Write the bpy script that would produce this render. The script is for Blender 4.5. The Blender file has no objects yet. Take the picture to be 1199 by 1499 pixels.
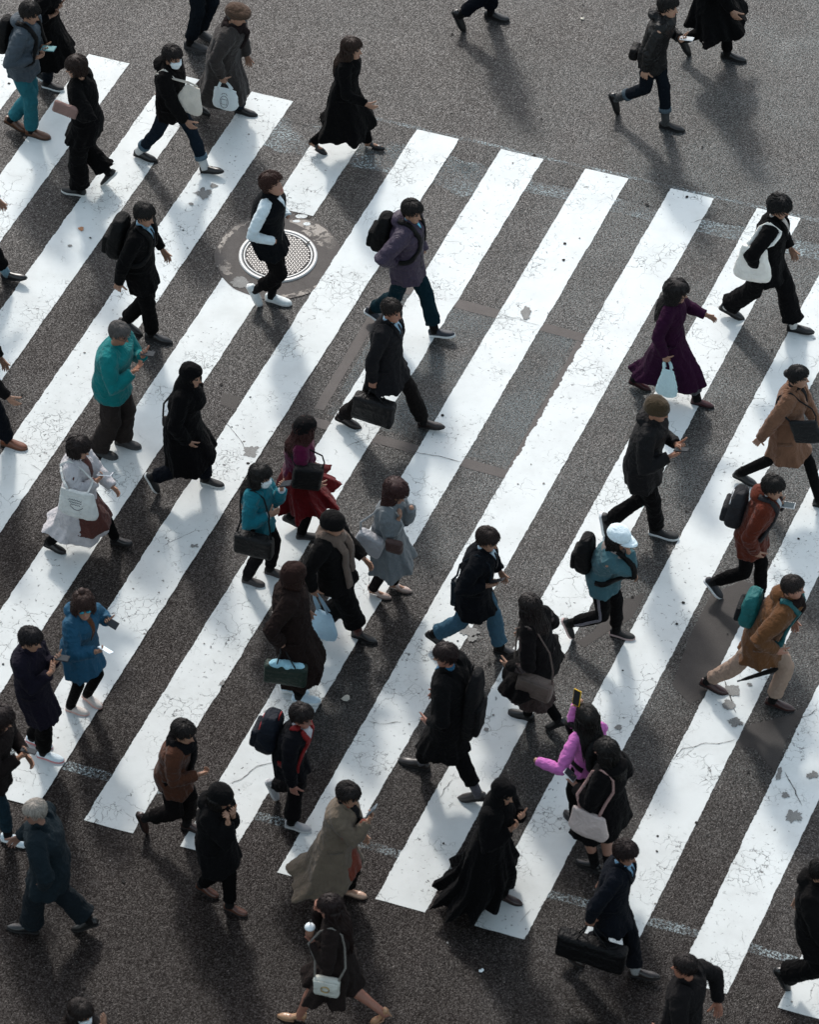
import bpy, bmesh, math, random
import numpy as np
from mathutils import Vector, Matrix
from mathutils.bvhtree import BVHTree
C = bpy.context.scene.collection
scene = bpy.context.scene
V = Vector
R = math.radians

# ---------------------------------------------------------------- camera
IW, IH = 1199.0, 1499.0
KS = 1.03
FPX, PITCH, ROLL, CH = 6688.53, R(45), R(1), 30.222 * KS
ANG, OX, OY, SKEW = R(-18.10989), -1.70235 * KS, 36.29109 * KS, R(-3.80749)
PER, SW, SL = 0.9 * KS, 0.455 * KS, 9.824 * KS
_c, _s = math.cos(PITCH), math.sin(PITCH)
FWD = V((0, _c, -_s)); _R0 = V((1, 0, 0)); _U0 = V((0, _s, _c))
CRIGHT = _R0 * math.cos(ROLL) + _U0 * math.sin(ROLL)
CUP = _U0 * math.cos(ROLL) - _R0 * math.sin(ROLL)
CAM = V((0, 0, CH))
cd = bpy.data.cameras.new('camera'); cam = bpy.data.objects.new('camera', cd); C.objects.link(cam)
m = Matrix((CRIGHT, CUP, -FWD)).transposed().to_4x4(); m.translation = CAM
cam.matrix_world = m
cd.sensor_fit = 'HORIZONTAL'; cd.sensor_width = 36; cd.lens = FPX / IW * 36
cd.clip_start = 1; cd.clip_end = 2000
cd.dof.use_dof = True; cd.dof.focus_distance = 46.0; cd.dof.aperture_fstop = 3.2
scene.camera = cam
# ---------------------------------------------------------------- light
SUN_EL, SUN_AZ = 39.0, 12.0        # azimuth: degrees left of straight ahead
w = bpy.data.worlds.new('World'); scene.world = w; w.use_nodes = True
nt = w.node_tree; nt.nodes.clear()
sky = nt.nodes.new('ShaderNodeTexSky'); sky.sky_type = 'NISHITA'; sky.sun_disc = False
sky.sun_elevation = R(SUN_EL); sky.sun_rotation = R(-SUN_AZ)
sky.air_density = 1.0; sky.dust_density = 2.0; sky.ozone_density = 1.0
hs_ = nt.nodes.new('ShaderNodeHueSaturation'); hs_.inputs['Saturation'].default_value = .58; hs_.inputs['Hue'].default_value = .472
bg = nt.nodes.new('ShaderNodeBackground'); bg.inputs[1].default_value = 0.15
out = nt.nodes.new('ShaderNodeOutputWorld')
nt.links.new(sky.outputs[0], hs_.inputs['Color']); nt.links.new(hs_.outputs[0], bg.inputs[0]); nt.links.new(bg.outputs[0], out.inputs[0])
sd = bpy.data.lights.new('sun', 'SUN'); sd.energy = 1.5; sd.angle = R(5.5); sd.color = (1, .96, .90)
sun = bpy.data.objects.new('sun', sd); C.objects.link(sun)
sdir = V((-math.sin(R(SUN_AZ)) * math.cos(R(SUN_EL)), math.cos(R(SUN_AZ)) * math.cos(R(SUN_EL)), math.sin(R(SUN_EL))))
sun.rotation_euler = sdir.to_track_quat('Z', 'Y').to_euler()
scene.view_settings.view_transform = 'Standard'; scene.view_settings.look = 'None'
scene.view_settings.gamma = 1; scene.view_settings.exposure = 0.84
random.seed(4)

# ---------------------------------------------------------------- picture rays (survey of the photograph)
def ray(x, y):
    a = (x - IW / 2) / FPX; b = -(y - IH / 2) / FPX
    return (FWD + CRIGHT * a + CUP * b).normalized()
def on_z(x, y, z=0.0):
    d = ray(x, y); return CAM + d * ((z - CH) / d.z)
def on_plane(x, y, p, n):
    d = ray(x, y); k = d.dot(n)
    if abs(k) < 1e-4: k = 1e-4
    return CAM + d * ((p - CAM).dot(n) / k)
UX, UY = V((math.cos(ANG), math.sin(ANG), 0)), V((math.cos(ANG + math.pi / 2 + SKEW), math.sin(ANG + math.pi / 2 + SKEW), 0))
def uv(u, v, z=0): return V((OX, OY, 0)) + UX * u + UY * v + V((0, 0, z))

# ---------------------------------------------------------------- vectorised value noise
_rng = np.random.RandomState(11); _perm = _rng.permutation(256); _perm = np.concatenate([_perm, _perm]); _val = _rng.rand(256) * 2 - 1
def vnoise(P):
    P = np.asarray(P, float); I = np.floor(P).astype(int); F = P - I; F = F * F * (3 - 2 * F); I &= 255
    o = 0
    for dx in (0, 1):
        for dy in (0, 1):
            for dz in (0, 1):
                h = _val[_perm[_perm[_perm[(I[:, 0] + dx) & 255] + ((I[:, 1] + dy) & 255)] + ((I[:, 2] + dz) & 255)]]
                wt = (F[:, 0] if dx else 1 - F[:, 0]) * (F[:, 1] if dy else 1 - F[:, 1]) * (F[:, 2] if dz else 1 - F[:, 2])
                o = o + h * wt
    return o
def smooth(a, b, x):
    t = np.clip((x - a) / (b - a), 0, 1); return t * t * (3 - 2 * t)

# ---------------------------------------------------------------- materials
_mats = {}
def newmat(name):
    m = bpy.data.materials.new(name); m.use_nodes = True
    n = m.node_tree; n.nodes.clear()
    o = n.nodes.new('ShaderNodeOutputMaterial'); b = n.nodes.new('ShaderNodeBsdfPrincipled')
    n.links.new(b.outputs[0], o.inputs[0]); return m, n, b, o
def nd(n, t, **k):
    x = n.nodes.new(t)
    for a, v in k.items():
        if a.startswith('i_'):
            key = a[2:]; x.inputs[int(key) if key.isdigit() else key].default_value = v
        else: setattr(x, a, v)
    return x
def cloth(col, rough=.9, kind='wool', var=.25):
    k_ = min(1, .53 + max(0, max(col) - .3) * .8); col = tuple(x * k_ for x in col)
    key = (tuple(col), rough, kind)
    if key in _mats: return _mats[key]
    m, n, b, o = newmat('fabric_' + kind); L = n.links.new
    tc = nd(n, 'ShaderNodeTexCoord')
    n1 = nd(n, 'ShaderNodeTexNoise', i_Scale=9.0, i_Detail=4.0); L(tc.outputs['Object'], n1.inputs['Vector'])
    mx = nd(n, 'ShaderNodeMix', data_type='RGBA'); c = [x for x in col]
    mx.inputs[6].default_value = (*[x * (1 - var) for x in c], 1); mx.inputs[7].default_value = (*[min(1, x * (1 + var)) for x in c], 1)
    L(n1.outputs[0], mx.inputs[0]); L(mx.outputs[2], b.inputs['Base Color'])
    b.inputs['Roughness'].default_value = rough
    sc = {'wool': 160, 'denim': 220, 'nylon': 60, 'knit': 110, 'leather': 70, 'fur': 45}.get(kind, 150)
    n2 = nd(n, 'ShaderNodeTexNoise', i_Scale=float(sc), i_Detail=3.0); L(tc.outputs['Object'], n2.inputs['Vector'])
    n3 = nd(n, 'ShaderNodeTexNoise', i_Scale=14.0, i_Detail=2.0, i_Distortion=1.2); L(tc.outputs['Object'], n3.inputs['Vector'])
    b1 = nd(n, 'ShaderNodeBump', i_Strength=.7, i_Distance=.03); L(n3.outputs[0], b1.inputs['Height'])
    b2 = nd(n, 'ShaderNodeBump', i_Strength=.9 if kind == 'fur' else .35, i_Distance=.012 if kind == 'fur' else .003)
    L(n2.outputs[0], b2.inputs['Height']); L(b1.outputs[0], b2.inputs['Normal']); L(b2.outputs[0], b.inputs['Normal'])
    b.inputs['Specular IOR Level'].default_value = {'leather': .25, 'nylon': .28}.get(kind, .10) * (1 if max(col) > .03 or kind == 'leather' else .5)
    if kind in ('wool', 'knit', 'fur'):
        b.inputs['Sheen Weight'].default_value = .10 if max(col) > .03 else .015; b.inputs['Sheen Roughness'].default_value = .5
    _mats[key] = m; return m
def skin(col=(.42, .24, .16)):
    col = tuple(x * .70 for x in col)
    key = ('skin', col)
    if key in _mats: return _mats[key]
    m, n, b, o = newmat('skin'); L = n.links.new
    tc = nd(n, 'ShaderNodeTexCoord'); n1 = nd(n, 'ShaderNodeTexNoise', i_Scale=25.0, i_Detail=3.0); L(tc.outputs['Object'], n1.inputs['Vector'])
    mx = nd(n, 'ShaderNodeMix', data_type='RGBA'); mx.inputs[6].default_value = (col[0] * .85, col[1] * .75, col[2] * .72, 1); mx.inputs[7].default_value = (col[0] * 1.1, col[1] * 1.1, col[2] * 1.1, 1)
    L(n1.outputs[0], mx.inputs[0]); L(mx.outputs[2], b.inputs['Base Color']); b.inputs['Roughness'].default_value = .5
    b.inputs['Specular IOR Level'].default_value = .35
    _mats[key] = m; return m
def hairmat(col):
    col = tuple(x * .8 for x in col)
    key = ('hair', tuple(col))
    if key in _mats: return _mats[key]
    m, n, b, o = newmat('hair'); L = n.links.new
    tc = nd(n, 'ShaderNodeTexCoord'); mp = nd(n, 'ShaderNodeMapping'); mp.inputs['Scale'].default_value = (130, 130, 14); L(tc.outputs['Object'], mp.inputs[0])
    n1 = nd(n, 'ShaderNodeTexNoise', i_Scale=1.0, i_Detail=3.0, i_Distortion=.6); L(mp.outputs[0], n1.inputs['Vector'])
    mx = nd(n, 'ShaderNodeMix', data_type='RGBA'); mx.inputs[6].default_value = (*[x * .4 for x in col], 1); mx.inputs[7].default_value = (*[x * 1.45 for x in col], 1)
    L(n1.outputs[0], mx.inputs[0]); L(mx.outputs[2], b.inputs['Base Color']); b.inputs['Roughness'].default_value = .45
    b.inputs['Specular IOR Level'].default_value = .17
    bp = nd(n, 'ShaderNodeBump', i_Strength=.8, i_Distance=.006); L(n1.outputs[0], bp.inputs['Height']); L(bp.outputs[0], b.inputs['Normal'])
    _mats[key] = m; return m
def plain(name, col, rough=.5, spec=.5, metal=0, emit=None):
    key = (name, tuple(col), rough)
    if key in _mats: return _mats[key]
    m, n, b, o = newmat(name); L = n.links.new
    tc = nd(n, 'ShaderNodeTexCoord'); n1 = nd(n, 'ShaderNodeTexNoise', i_Scale=30.0, i_Detail=3.0); L(tc.outputs['Object'], n1.inputs['Vector'])
    mx = nd(n, 'ShaderNodeMix', data_type='RGBA'); mx.inputs[6].default_value = (*[x * .85 for x in col], 1); mx.inputs[7].default_value = (*[min(1, x * 1.1) for x in col], 1)
    L(n1.outputs[0], mx.inputs[0]); L(mx.outputs[2], b.inputs['Base Color'])
    b.inputs['Roughness'].default_value = rough; b.inputs['Specular IOR Level'].default_value = spec; b.inputs['Metallic'].default_value = metal
    if emit: b.inputs['Emission Color'].default_value = (*col, 1); b.inputs['Emission Strength'].default_value = emit
    _mats[key] = m; return m
def filmmat(col=(.75, .82, .85)):
    col = tuple(min(.92, x * 1.2) for x in col)
    key = ('film', col)
    if key in _mats: return _mats[key]
    m, n, b, o = newmat('plastic_film'); L = n.links.new
    b.inputs['Base Color'].default_value = (*col, 1); b.inputs['Roughness'].default_value = .35
    tl = nd(n, 'ShaderNodeBsdfTranslucent'); tl.inputs[0].default_value = (*col, 1)
    mx = nd(n, 'ShaderNodeMixShader', i_0=.6); L(b.outputs[0], mx.inputs[1]); L(tl.outputs[0], mx.inputs[2]); L(mx.outputs[0], o.inputs[0])
    tc = nd(n, 'ShaderNodeTexCoord'); n1 = nd(n, 'ShaderNodeTexNoise', i_Scale=22.0, i_Detail=4.0, i_Distortion=1.5); L(tc.outputs['Object'], n1.inputs['Vector'])
    bp = nd(n, 'ShaderNodeBump', i_Strength=.8, i_Distance=.02); L(n1.outputs[0], bp.inputs['Height']); L(bp.outputs[0], b.inputs['Normal']); L(bp.outputs[0], tl.inputs['Normal'])
    _mats[key] = m; return m

# ---------------------------------------------------------------- objects
def tag(o, label=None, cat=None, group=None, kind=None):
    if label: o['label'] = label
    if cat: o['category'] = cat
    if group: o['group'] = group
    if kind: o['kind'] = kind
    return o
def empty(name, loc, label, cat, group=None):
    o = bpy.data.objects.new(name, None); C.objects.link(o); o.location = loc; o.empty_display_size = .1
    tag(o, label, cat, group); o['_o'] = 0; del o['_o']; return o
def link(name, me, parent=None, origin=None):
    o = bpy.data.objects.new(name, me); C.objects.link(o)
    if parent: o.parent = parent
    return o
class G:                                   # a bag of closed shells
    def __init__(s): s.v = []; s.f = []; s.n = 0; s.mi = []
    def add(s, v, f, mi=0):
        v = np.asarray(v, float).reshape(-1, 3); s.v.append(v); s.f += [tuple(i + s.n for i in q) for q in f]; s.mi += [mi] * len(f); s.n += len(v); return s
    def loft(s, rings, cap=True, mi=0):
        n = len(rings[0]); v = np.concatenate(rings); f = []
        for i in range(len(rings) - 1):
            for j in range(n):
                k = (j + 1) % n; f.append((i * n + j, i * n + k, (i + 1) * n + k, (i + 1) * n + j))
        if cap: f.append(tuple(range(n - 1, -1, -1))); f.append(tuple(range((len(rings) - 1) * n, len(rings) * n)))
        return s.add(v, f, mi)
    def tube(s, pts, rad, n=12, mi=0, flat=None, up=None):
        pts = [V(p) for p in pts]; rings = []; prev = V(up) if up else V((0, 0, 1))
        if not hasattr(rad, '__len__'): rad = [rad] * len(pts)
        for i, p in enumerate(pts):
            t = (pts[min(i + 1, len(pts) - 1)] - pts[max(i - 1, 0)]).normalized()
            a = prev - t * prev.dot(t)
            if a.length < .05: a = V((1, 0, 0)) - t * t.x
            if a.length < .05: a = V((0, 1, 0)) - t * t.y
            a.normalize(); prev = a; b = t.cross(a)
            r = rad[i]; ra, rb = (r if isinstance(r, (tuple, list)) else (r, r))
            rings.append(np.array([p + a * (math.cos(q) * ra) + b * (math.sin(q) * rb) for q in np.linspace(0, 2 * math.pi, n, endpoint=False)]))
        return s.loft(rings, True, mi)
    def ball(s, c, r, n=14, mi=0, M=None):
        rx, ry, rz = r if hasattr(r, '__len__') else (r, r, r); rings = []
        for i in range(1, n // 2 + 1):
            a = math.pi * i / (n // 2 + 1)
            rings.append(np.array([(rx * math.sin(a) * math.cos(q), ry * math.sin(a) * math.sin(q), rz * math.cos(a)) for q in np.linspace(0, 2 * math.pi, n, endpoint=False)]))
        rings = [(r @ np.array(M.to_3x3()).T if M else r) + np.array(c) for r in rings]
        return s.loft(rings, True, mi)
    def box(s, M, sx, sy, sz, bev=0.0, mi=0):
        if bev <= 0:
            v = [M @ V((x * sx / 2, y * sy / 2, z * sz / 2)) for x in (-1, 1) for y in (-1, 1) for z in (-1, 1)]
            return s.add(v, [(0, 1, 3, 2), (4, 6, 7, 5), (0, 4, 5, 1), (2, 3, 7, 6), (0, 2, 6, 4), (1, 5, 7, 3)], mi)
        rings = []
        for zz, k in ((-sz / 2, bev), (-sz / 2 + bev * .3, bev * .3), (-sz / 2 + bev, 0), (sz / 2 - bev, 0), (sz / 2 - bev * .3, bev * .3), (sz / 2, bev)):
            r = []
            for cx, cy, a0 in ((1, 1, 0), (-1, 1, 90), (-1, -1, 180), (1, -1, 270)):
                for a in (0, 30, 60, 90):
                    aa = R(a0 + a); r.append(M @ V((cx * (sx / 2 - bev) + (bev - k) * math.cos(aa), cy * (sy / 2 - bev) + (bev - k) * math.sin(aa), zz)))
            rings.append(np.array(r))
        return s.loft(rings, True, mi)
    def mesh(s, name, mats, origin=(0, 0, 0), smooth_=True):
        me = bpy.data.meshes.new(name)
        v = np.concatenate(s.v) - np.array(origin)
        me.from_pydata(v.tolist(), [], s.f)
        for m_ in mats: me.materials.append(m_)
        if len(mats) > 1: me.polygons.foreach_set('material_index', s.mi)
        if smooth_: me.polygons.foreach_set('use_smooth', [True] * len(me.polygons))
        me.update(); return me
    def obj(s, name, mats, parent=None, smooth_=True):
        if not isinstance(mats, (list, tuple)): mats = [mats]
        org = parent.location if parent else V((0, 0, 0))
        if parent and parent.parent: org = parent.parent.location
        return link(name, s.mesh(name, mats, org, smooth_), parent)
def remesh(g, voxel=.010, sm=3, fac=.5):
    me = g.mesh('tmp', [], (0, 0, 0)); o = bpy.data.objects.new('tmp', me); C.objects.link(o)
    r = o.modifiers.new('r', 'REMESH'); r.mode = 'VOXEL'; r.voxel_size = voxel
    if sm: q = o.modifiers.new('s', 'SMOOTH'); q.factor = fac; q.iterations = sm
    dg = bpy.context.evaluated_depsgraph_get(); ev = o.evaluated_get(dg); m2 = ev.to_mesh()
    nv = len(m2.vertices); co = np.empty(nv * 3); m2.vertices.foreach_get('co', co); no = np.empty(nv * 3); m2.vertex_normals.foreach_get('vector', no)
    nl = len(m2.loops); lv = np.empty(nl, int); m2.loops.foreach_get('vertex_index', lv)
    ls = np.empty(len(m2.polygons), int); m2.polygons.foreach_get('loop_start', ls); lt = np.empty(len(m2.polygons), int); m2.polygons.foreach_get('loop_total', lt)
    fs = [tuple(lv[a:a + b].tolist()) for a, b in zip(ls.tolist(), lt.tolist())]
    ev.to_mesh_clear(); bpy.data.objects.remove(o); bpy.data.meshes.remove(me)
    return co.reshape(-1, 3), no.reshape(-1, 3), fs
def bvh_of(co, fs): return BVHTree.FromPolygons([V(c) for c in co], fs)
def finish(name, co, fs, mat, parent):
    g = G(); g.add(co, fs); return g.obj(name, mat, parent)
# ---------------------------------------------------------------- the ground
_A = np.linalg.inv(np.array([[UX.x, UY.x], [UX.y, UY.y]]))
def uv_nodes(n, L, vec):           # position across (u) and along (v) the driving direction
    r = []
    for i in (0, 1):
        d = nd(n, 'ShaderNodeVectorMath', operation='DOT_PRODUCT'); d.inputs[1].default_value = (_A[i][0], _A[i][1], 0); L(vec, d.inputs[0])
        a = nd(n, 'ShaderNodeMath', operation='ADD', i_1=float(-(_A[i][0] * OX + _A[i][1] * OY))); L(d.outputs['Value'], a.inputs[0]); r.append(a.outputs[0])
    return r
def wear(n, L, vec):  # masks for painted light falloff and highlight, not surface wear
    """light falloff toward lower left and highlight along a lighter lane, painted as colour"""
    u, v = uv_nodes(n, L, vec)
    nw = nd(n, 'ShaderNodeTexNoise', i_Scale=.55, i_Detail=4.0, i_Roughness=.6); L(vec, nw.inputs['Vector'])
    rw = nd(n, 'ShaderNodeMapRange', i_1=.3, i_2=.7, i_3=-1.6, i_4=1.6); L(nw.outputs[0], rw.inputs[0])
    v2 = nd(n, 'ShaderNodeMath', operation='ADD'); L(v, v2.inputs[0]); L(rw.outputs[0], v2.inputs[1])
    u8 = nd(n, 'ShaderNodeMath', operation='MULTIPLY', i_1=.42); L(u, u8.inputs[0])
    v3 = nd(n, 'ShaderNodeMath', operation='ADD'); L(v2.outputs[0], v3.inputs[0]); L(u8.outputs[0], v3.inputs[1])
    e = nd(n, 'ShaderNodeMapRange', i_1=-8.6, i_2=-1.5, i_3=1.0, i_4=0.0); e.interpolation_type = 'SMOOTHSTEP'; L(v3.outputs[0], e.inputs[0])      # 1 = dark
    l0 = nd(n, 'ShaderNodeMath', operation='SUBTRACT', i_1=6.0); L(u, l0.inputs[0]); l1 = nd(n, 'ShaderNodeMath', operation='ABSOLUTE'); L(l0.outputs[0], l1.inputs[0])
    l2 = nd(n, 'ShaderNodeMapRange', i_1=0.4, i_2=4.5, i_3=1.0, i_4=0.0); l2.interpolation_type = 'SMOOTHSTEP'; L(l1.outputs[0], l2.inputs[0])  # highlight painted as a lighter lane
    return e.outputs[0], l2.outputs[0]
def asphalt_nodes(n, L, vec, dark=1.0):
    dark *= .70; fall_, hilite_ = wear(n, L, vec)
    v1 = nd(n, 'ShaderNodeTexVoronoi', i_Scale=98.0); L(vec, v1.inputs['Vector'])
    sep = nd(n, 'ShaderNodeSeparateColor'); L(v1.outputs['Color'], sep.inputs[0])
    cr = nd(n, 'ShaderNodeValToRGB'); e = cr.color_ramp.elements
    e[0].position = 0; e[0].color = (.019 * dark, .017 * dark, .0165 * dark, 1); e[1].position = 1; e[1].color = (.17 * dark, .17 * dark, .17 * dark, 1)
    for p, c in ((.40, (.034, .0305, .029)), (.75, (.062, .058, .056)), (.93, (.10, .099, .098))):
        q = e.new(p); q.color = (*[x * dark for x in c], 1)
    L(sep.outputs[0], cr.inputs[0])
    n1 = nd(n, 'ShaderNodeTexNoise', i_Scale=160.0, i_Detail=2.0); L(vec, n1.inputs['Vector'])
    n2 = nd(n, 'ShaderNodeTexNoise', i_Scale=1.3, i_Detail=5.0, i_Roughness=.6); L(vec, n2.inputs['Vector'])
    r2 = nd(n, 'ShaderNodeMapRange', i_1=.3, i_2=.7, i_3=.72, i_4=1.25); L(n2.outputs[0], r2.inputs[0])
    r1 = nd(n, 'ShaderNodeMapRange', i_1=.25, i_2=.75, i_3=.70, i_4=1.26); L(n1.outputs[0], r1.inputs[0])
    mu = nd(n, 'ShaderNodeMath', operation='MULTIPLY'); L(r1.outputs[0], mu.inputs[0]); L(r2.outputs[0], mu.inputs[1])
    mc = nd(n, 'ShaderNodeMix', data_type='RGBA', blend_type='MULTIPLY'); mc.inputs[0].default_value = 1; L(cr.outputs[0], mc.inputs[6]); L(mu.outputs[0], mc.inputs[7])
    # bluish worn veil in patches, weighted by the painted highlight and falloff
    n4 = nd(n, 'ShaderNodeTexNoise', i_Scale=.8, i_Detail=6.0, i_Roughness=.65); L(vec, n4.inputs['Vector'])
    r4 = nd(n, 'ShaderNodeMapRange', i_1=.36, i_2=.66, i_3=0.10, i_4=.62); L(n4.outputs[0], r4.inputs[0])
    n5 = nd(n, 'ShaderNodeTexNoise', i_Scale=60.0, i_Detail=2.0); L(vec, n5.inputs['Vector'])
    r5 = nd(n, 'ShaderNodeMapRange', i_1=.42, i_2=.62, i_3=0.0, i_4=1.0); L(n5.outputs[0], r5.inputs[0])
    pm = nd(n, 'ShaderNodeMath', operation='MULTIPLY_ADD', i_1=1.1, i_2=.35); L(hilite_, pm.inputs[0]); iv = nd(n, 'ShaderNodeMath', operation='SUBTRACT', i_0=1.0); L(fall_, iv.inputs[1]); pq = nd(n, 'ShaderNodeMath', operation='MULTIPLY'); L(pm.outputs[0], pq.inputs[0]); L(iv.outputs[0], pq.inputs[1]); r5b = nd(n, 'ShaderNodeMath', operation='MULTIPLY'); L(r5.outputs[0], r5b.inputs[0]); L(pq.outputs[0], r5b.inputs[1]); r5 = r5b
    m4 = nd(n, 'ShaderNodeMath', operation='MULTIPLY'); L(r4.outputs[0], m4.inputs[0]); L(r5.outputs[0], m4.inputs[1])
    mv = nd(n, 'ShaderNodeMix', data_type='RGBA'); mv.inputs[7].default_value = (.13, .155, .16, 1); L(m4.outputs[0], mv.inputs[0]); L(mc.outputs[2], mv.inputs[6])
    # rare bright stone chips
    v2 = nd(n, 'ShaderNodeTexVoronoi', i_Scale=26.0); L(vec, v2.inputs['Vector'])
    s2 = nd(n, 'ShaderNodeSeparateColor'); L(v2.outputs['Color'], s2.inputs[0])
    g1 = nd(n, 'ShaderNodeMath', operation='GREATER_THAN', i_1=.93); L(s2.outputs[1], g1.inputs[0])
    l1 = nd(n, 'ShaderNodeMath', operation='LESS_THAN', i_1=.13); L(v2.outputs['Distance'], l1.inputs[0])
    mm = nd(n, 'ShaderNodeMath', operation='MULTIPLY'); L(g1.outputs[0], mm.inputs[0]); L(l1.outputs[0], mm.inputs[1])
    ms = nd(n, 'ShaderNodeMix', data_type='RGBA'); ms.inputs[7].default_value = (.34, .34, .33, 1); L(mm.outputs[0], ms.inputs[0]); L(mv.outputs[2], ms.inputs[6])
    bp = nd(n, 'ShaderNodeBump', i_Strength=.5, i_Distance=.006); L(v1.outputs['Distance'], bp.inputs['Height']); bp.invert = True
    bp2 = nd(n, 'ShaderNodeBump', i_Strength=.3, i_Distance=.004); L(n1.outputs[0], bp2.inputs['Height']); L(bp.outputs[0], bp2.inputs['Normal'])
    sp = nd(n, 'ShaderNodeMapRange', i_1=.25, i_2=1.0, i_3=.05, i_4=.22); L(sep.outputs[0], sp.inputs[0]); asphalt_nodes.spec = sp.outputs[0]
    dk = nd(n, 'ShaderNodeMix', data_type='RGBA'); dk.inputs[6].default_value = (1.05, 1.0, .965, 1); dk.inputs[7].default_value = (.52, .44, .405, 1); L(fall_, dk.inputs[0])  # light falloff painted in: darker, browner asphalt toward lower left
    fm = nd(n, 'ShaderNodeMix', data_type='RGBA', blend_type='MULTIPLY'); fm.inputs[0].default_value = 1; L(ms.outputs[2], fm.inputs[6]); L(dk.outputs[2], fm.inputs[7])
    sd_ = nd(n, 'ShaderNodeMapRange', i_1=0.0, i_2=1.0, i_3=1.0, i_4=.48); L(fall_, sd_.inputs[0]); sm_ = nd(n, 'ShaderNodeMath', operation='MULTIPLY'); L(sp.outputs[0], sm_.inputs[0]); L(sd_.outputs[0], sm_.inputs[1]); asphalt_nodes.spec = sm_.outputs[0]; asphalt_nodes.wear = fall_  # specular dimmed along with the painted falloff
    return fm.outputs[2], bp2.outputs[0]
def asphalt(nm='asphalt', dark=1.0):
    m, n, b, o = newmat(nm); L = n.links.new; tc = nd(n, 'ShaderNodeTexCoord')
    c, nn = asphalt_nodes(n, L, tc.outputs['Object'], dark); L(c, b.inputs['Base Color']); L(nn, b.inputs['Normal'])
    b.inputs['Roughness'].default_value = .33; L(asphalt_nodes.spec, b.inputs['Specular IOR Level']); return m
def smooth_tar(name, c0, c1, alpha=False, lo=.42, hi=.55, sc=30.0, rough=.75):
    m, n, b, o = newmat(name); L = n.links.new; tc = nd(n, 'ShaderNodeTexCoord')
    n1 = nd(n, 'ShaderNodeTexNoise', i_Scale=5.0, i_Detail=6.0, i_Roughness=.7); L(tc.outputs['Object'], n1.inputs['Vector'])
    n2 = nd(n, 'ShaderNodeTexNoise', i_Scale=90.0, i_Detail=2.0); L(tc.outputs['Object'], n2.inputs['Vector'])
    ad = nd(n, 'ShaderNodeMath', operation='ADD'); L(n1.outputs[0], ad.inputs[0]); L(n2.outputs[0], ad.inputs[1])
    r = nd(n, 'ShaderNodeMapRange', i_1=.65, i_2=1.35); L(ad.outputs[0], r.inputs[0])
    mx = nd(n, 'ShaderNodeMix', data_type='RGBA'); mx.inputs[6].default_value = (*c0, 1); mx.inputs[7].default_value = (*c1, 1); L(r.outputs[0], mx.inputs[0]); L(mx.outputs[2], b.inputs['Base Color'])
    bp = nd(n, 'ShaderNodeBump', i_Strength=.3, i_Distance=.003); L(n2.outputs[0], bp.inputs['Height']); L(bp.outputs[0], b.inputs['Normal'])
    b.inputs['Roughness'].default_value = rough - .2; b.inputs['Specular IOR Level'].default_value = .12
    if alpha:
        n3 = nd(n, 'ShaderNodeTexNoise', i_Scale=sc, i_Detail=5.0, i_Roughness=.7); L(tc.outputs['Object'], n3.inputs['Vector'])
        r3 = nd(n, 'ShaderNodeMapRange', i_1=lo, i_2=hi); L(n3.outputs[0], r3.inputs[0])
        n6 = nd(n, 'ShaderNodeTexNoise', i_Scale=2.2, i_Detail=2.0); L(tc.outputs['Object'], n6.inputs['Vector'])
        r6 = nd(n, 'ShaderNodeMapRange', i_1=.35, i_2=.6); L(n6.outputs[0], r6.inputs[0])
        mu = nd(n, 'ShaderNodeMath', operation='MULTIPLY'); L(r3.outputs[0], mu.inputs[0]); L(r6.outputs[0], mu.inputs[1]); L(mu.outputs[0], b.inputs['Alpha'])
    return m
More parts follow.
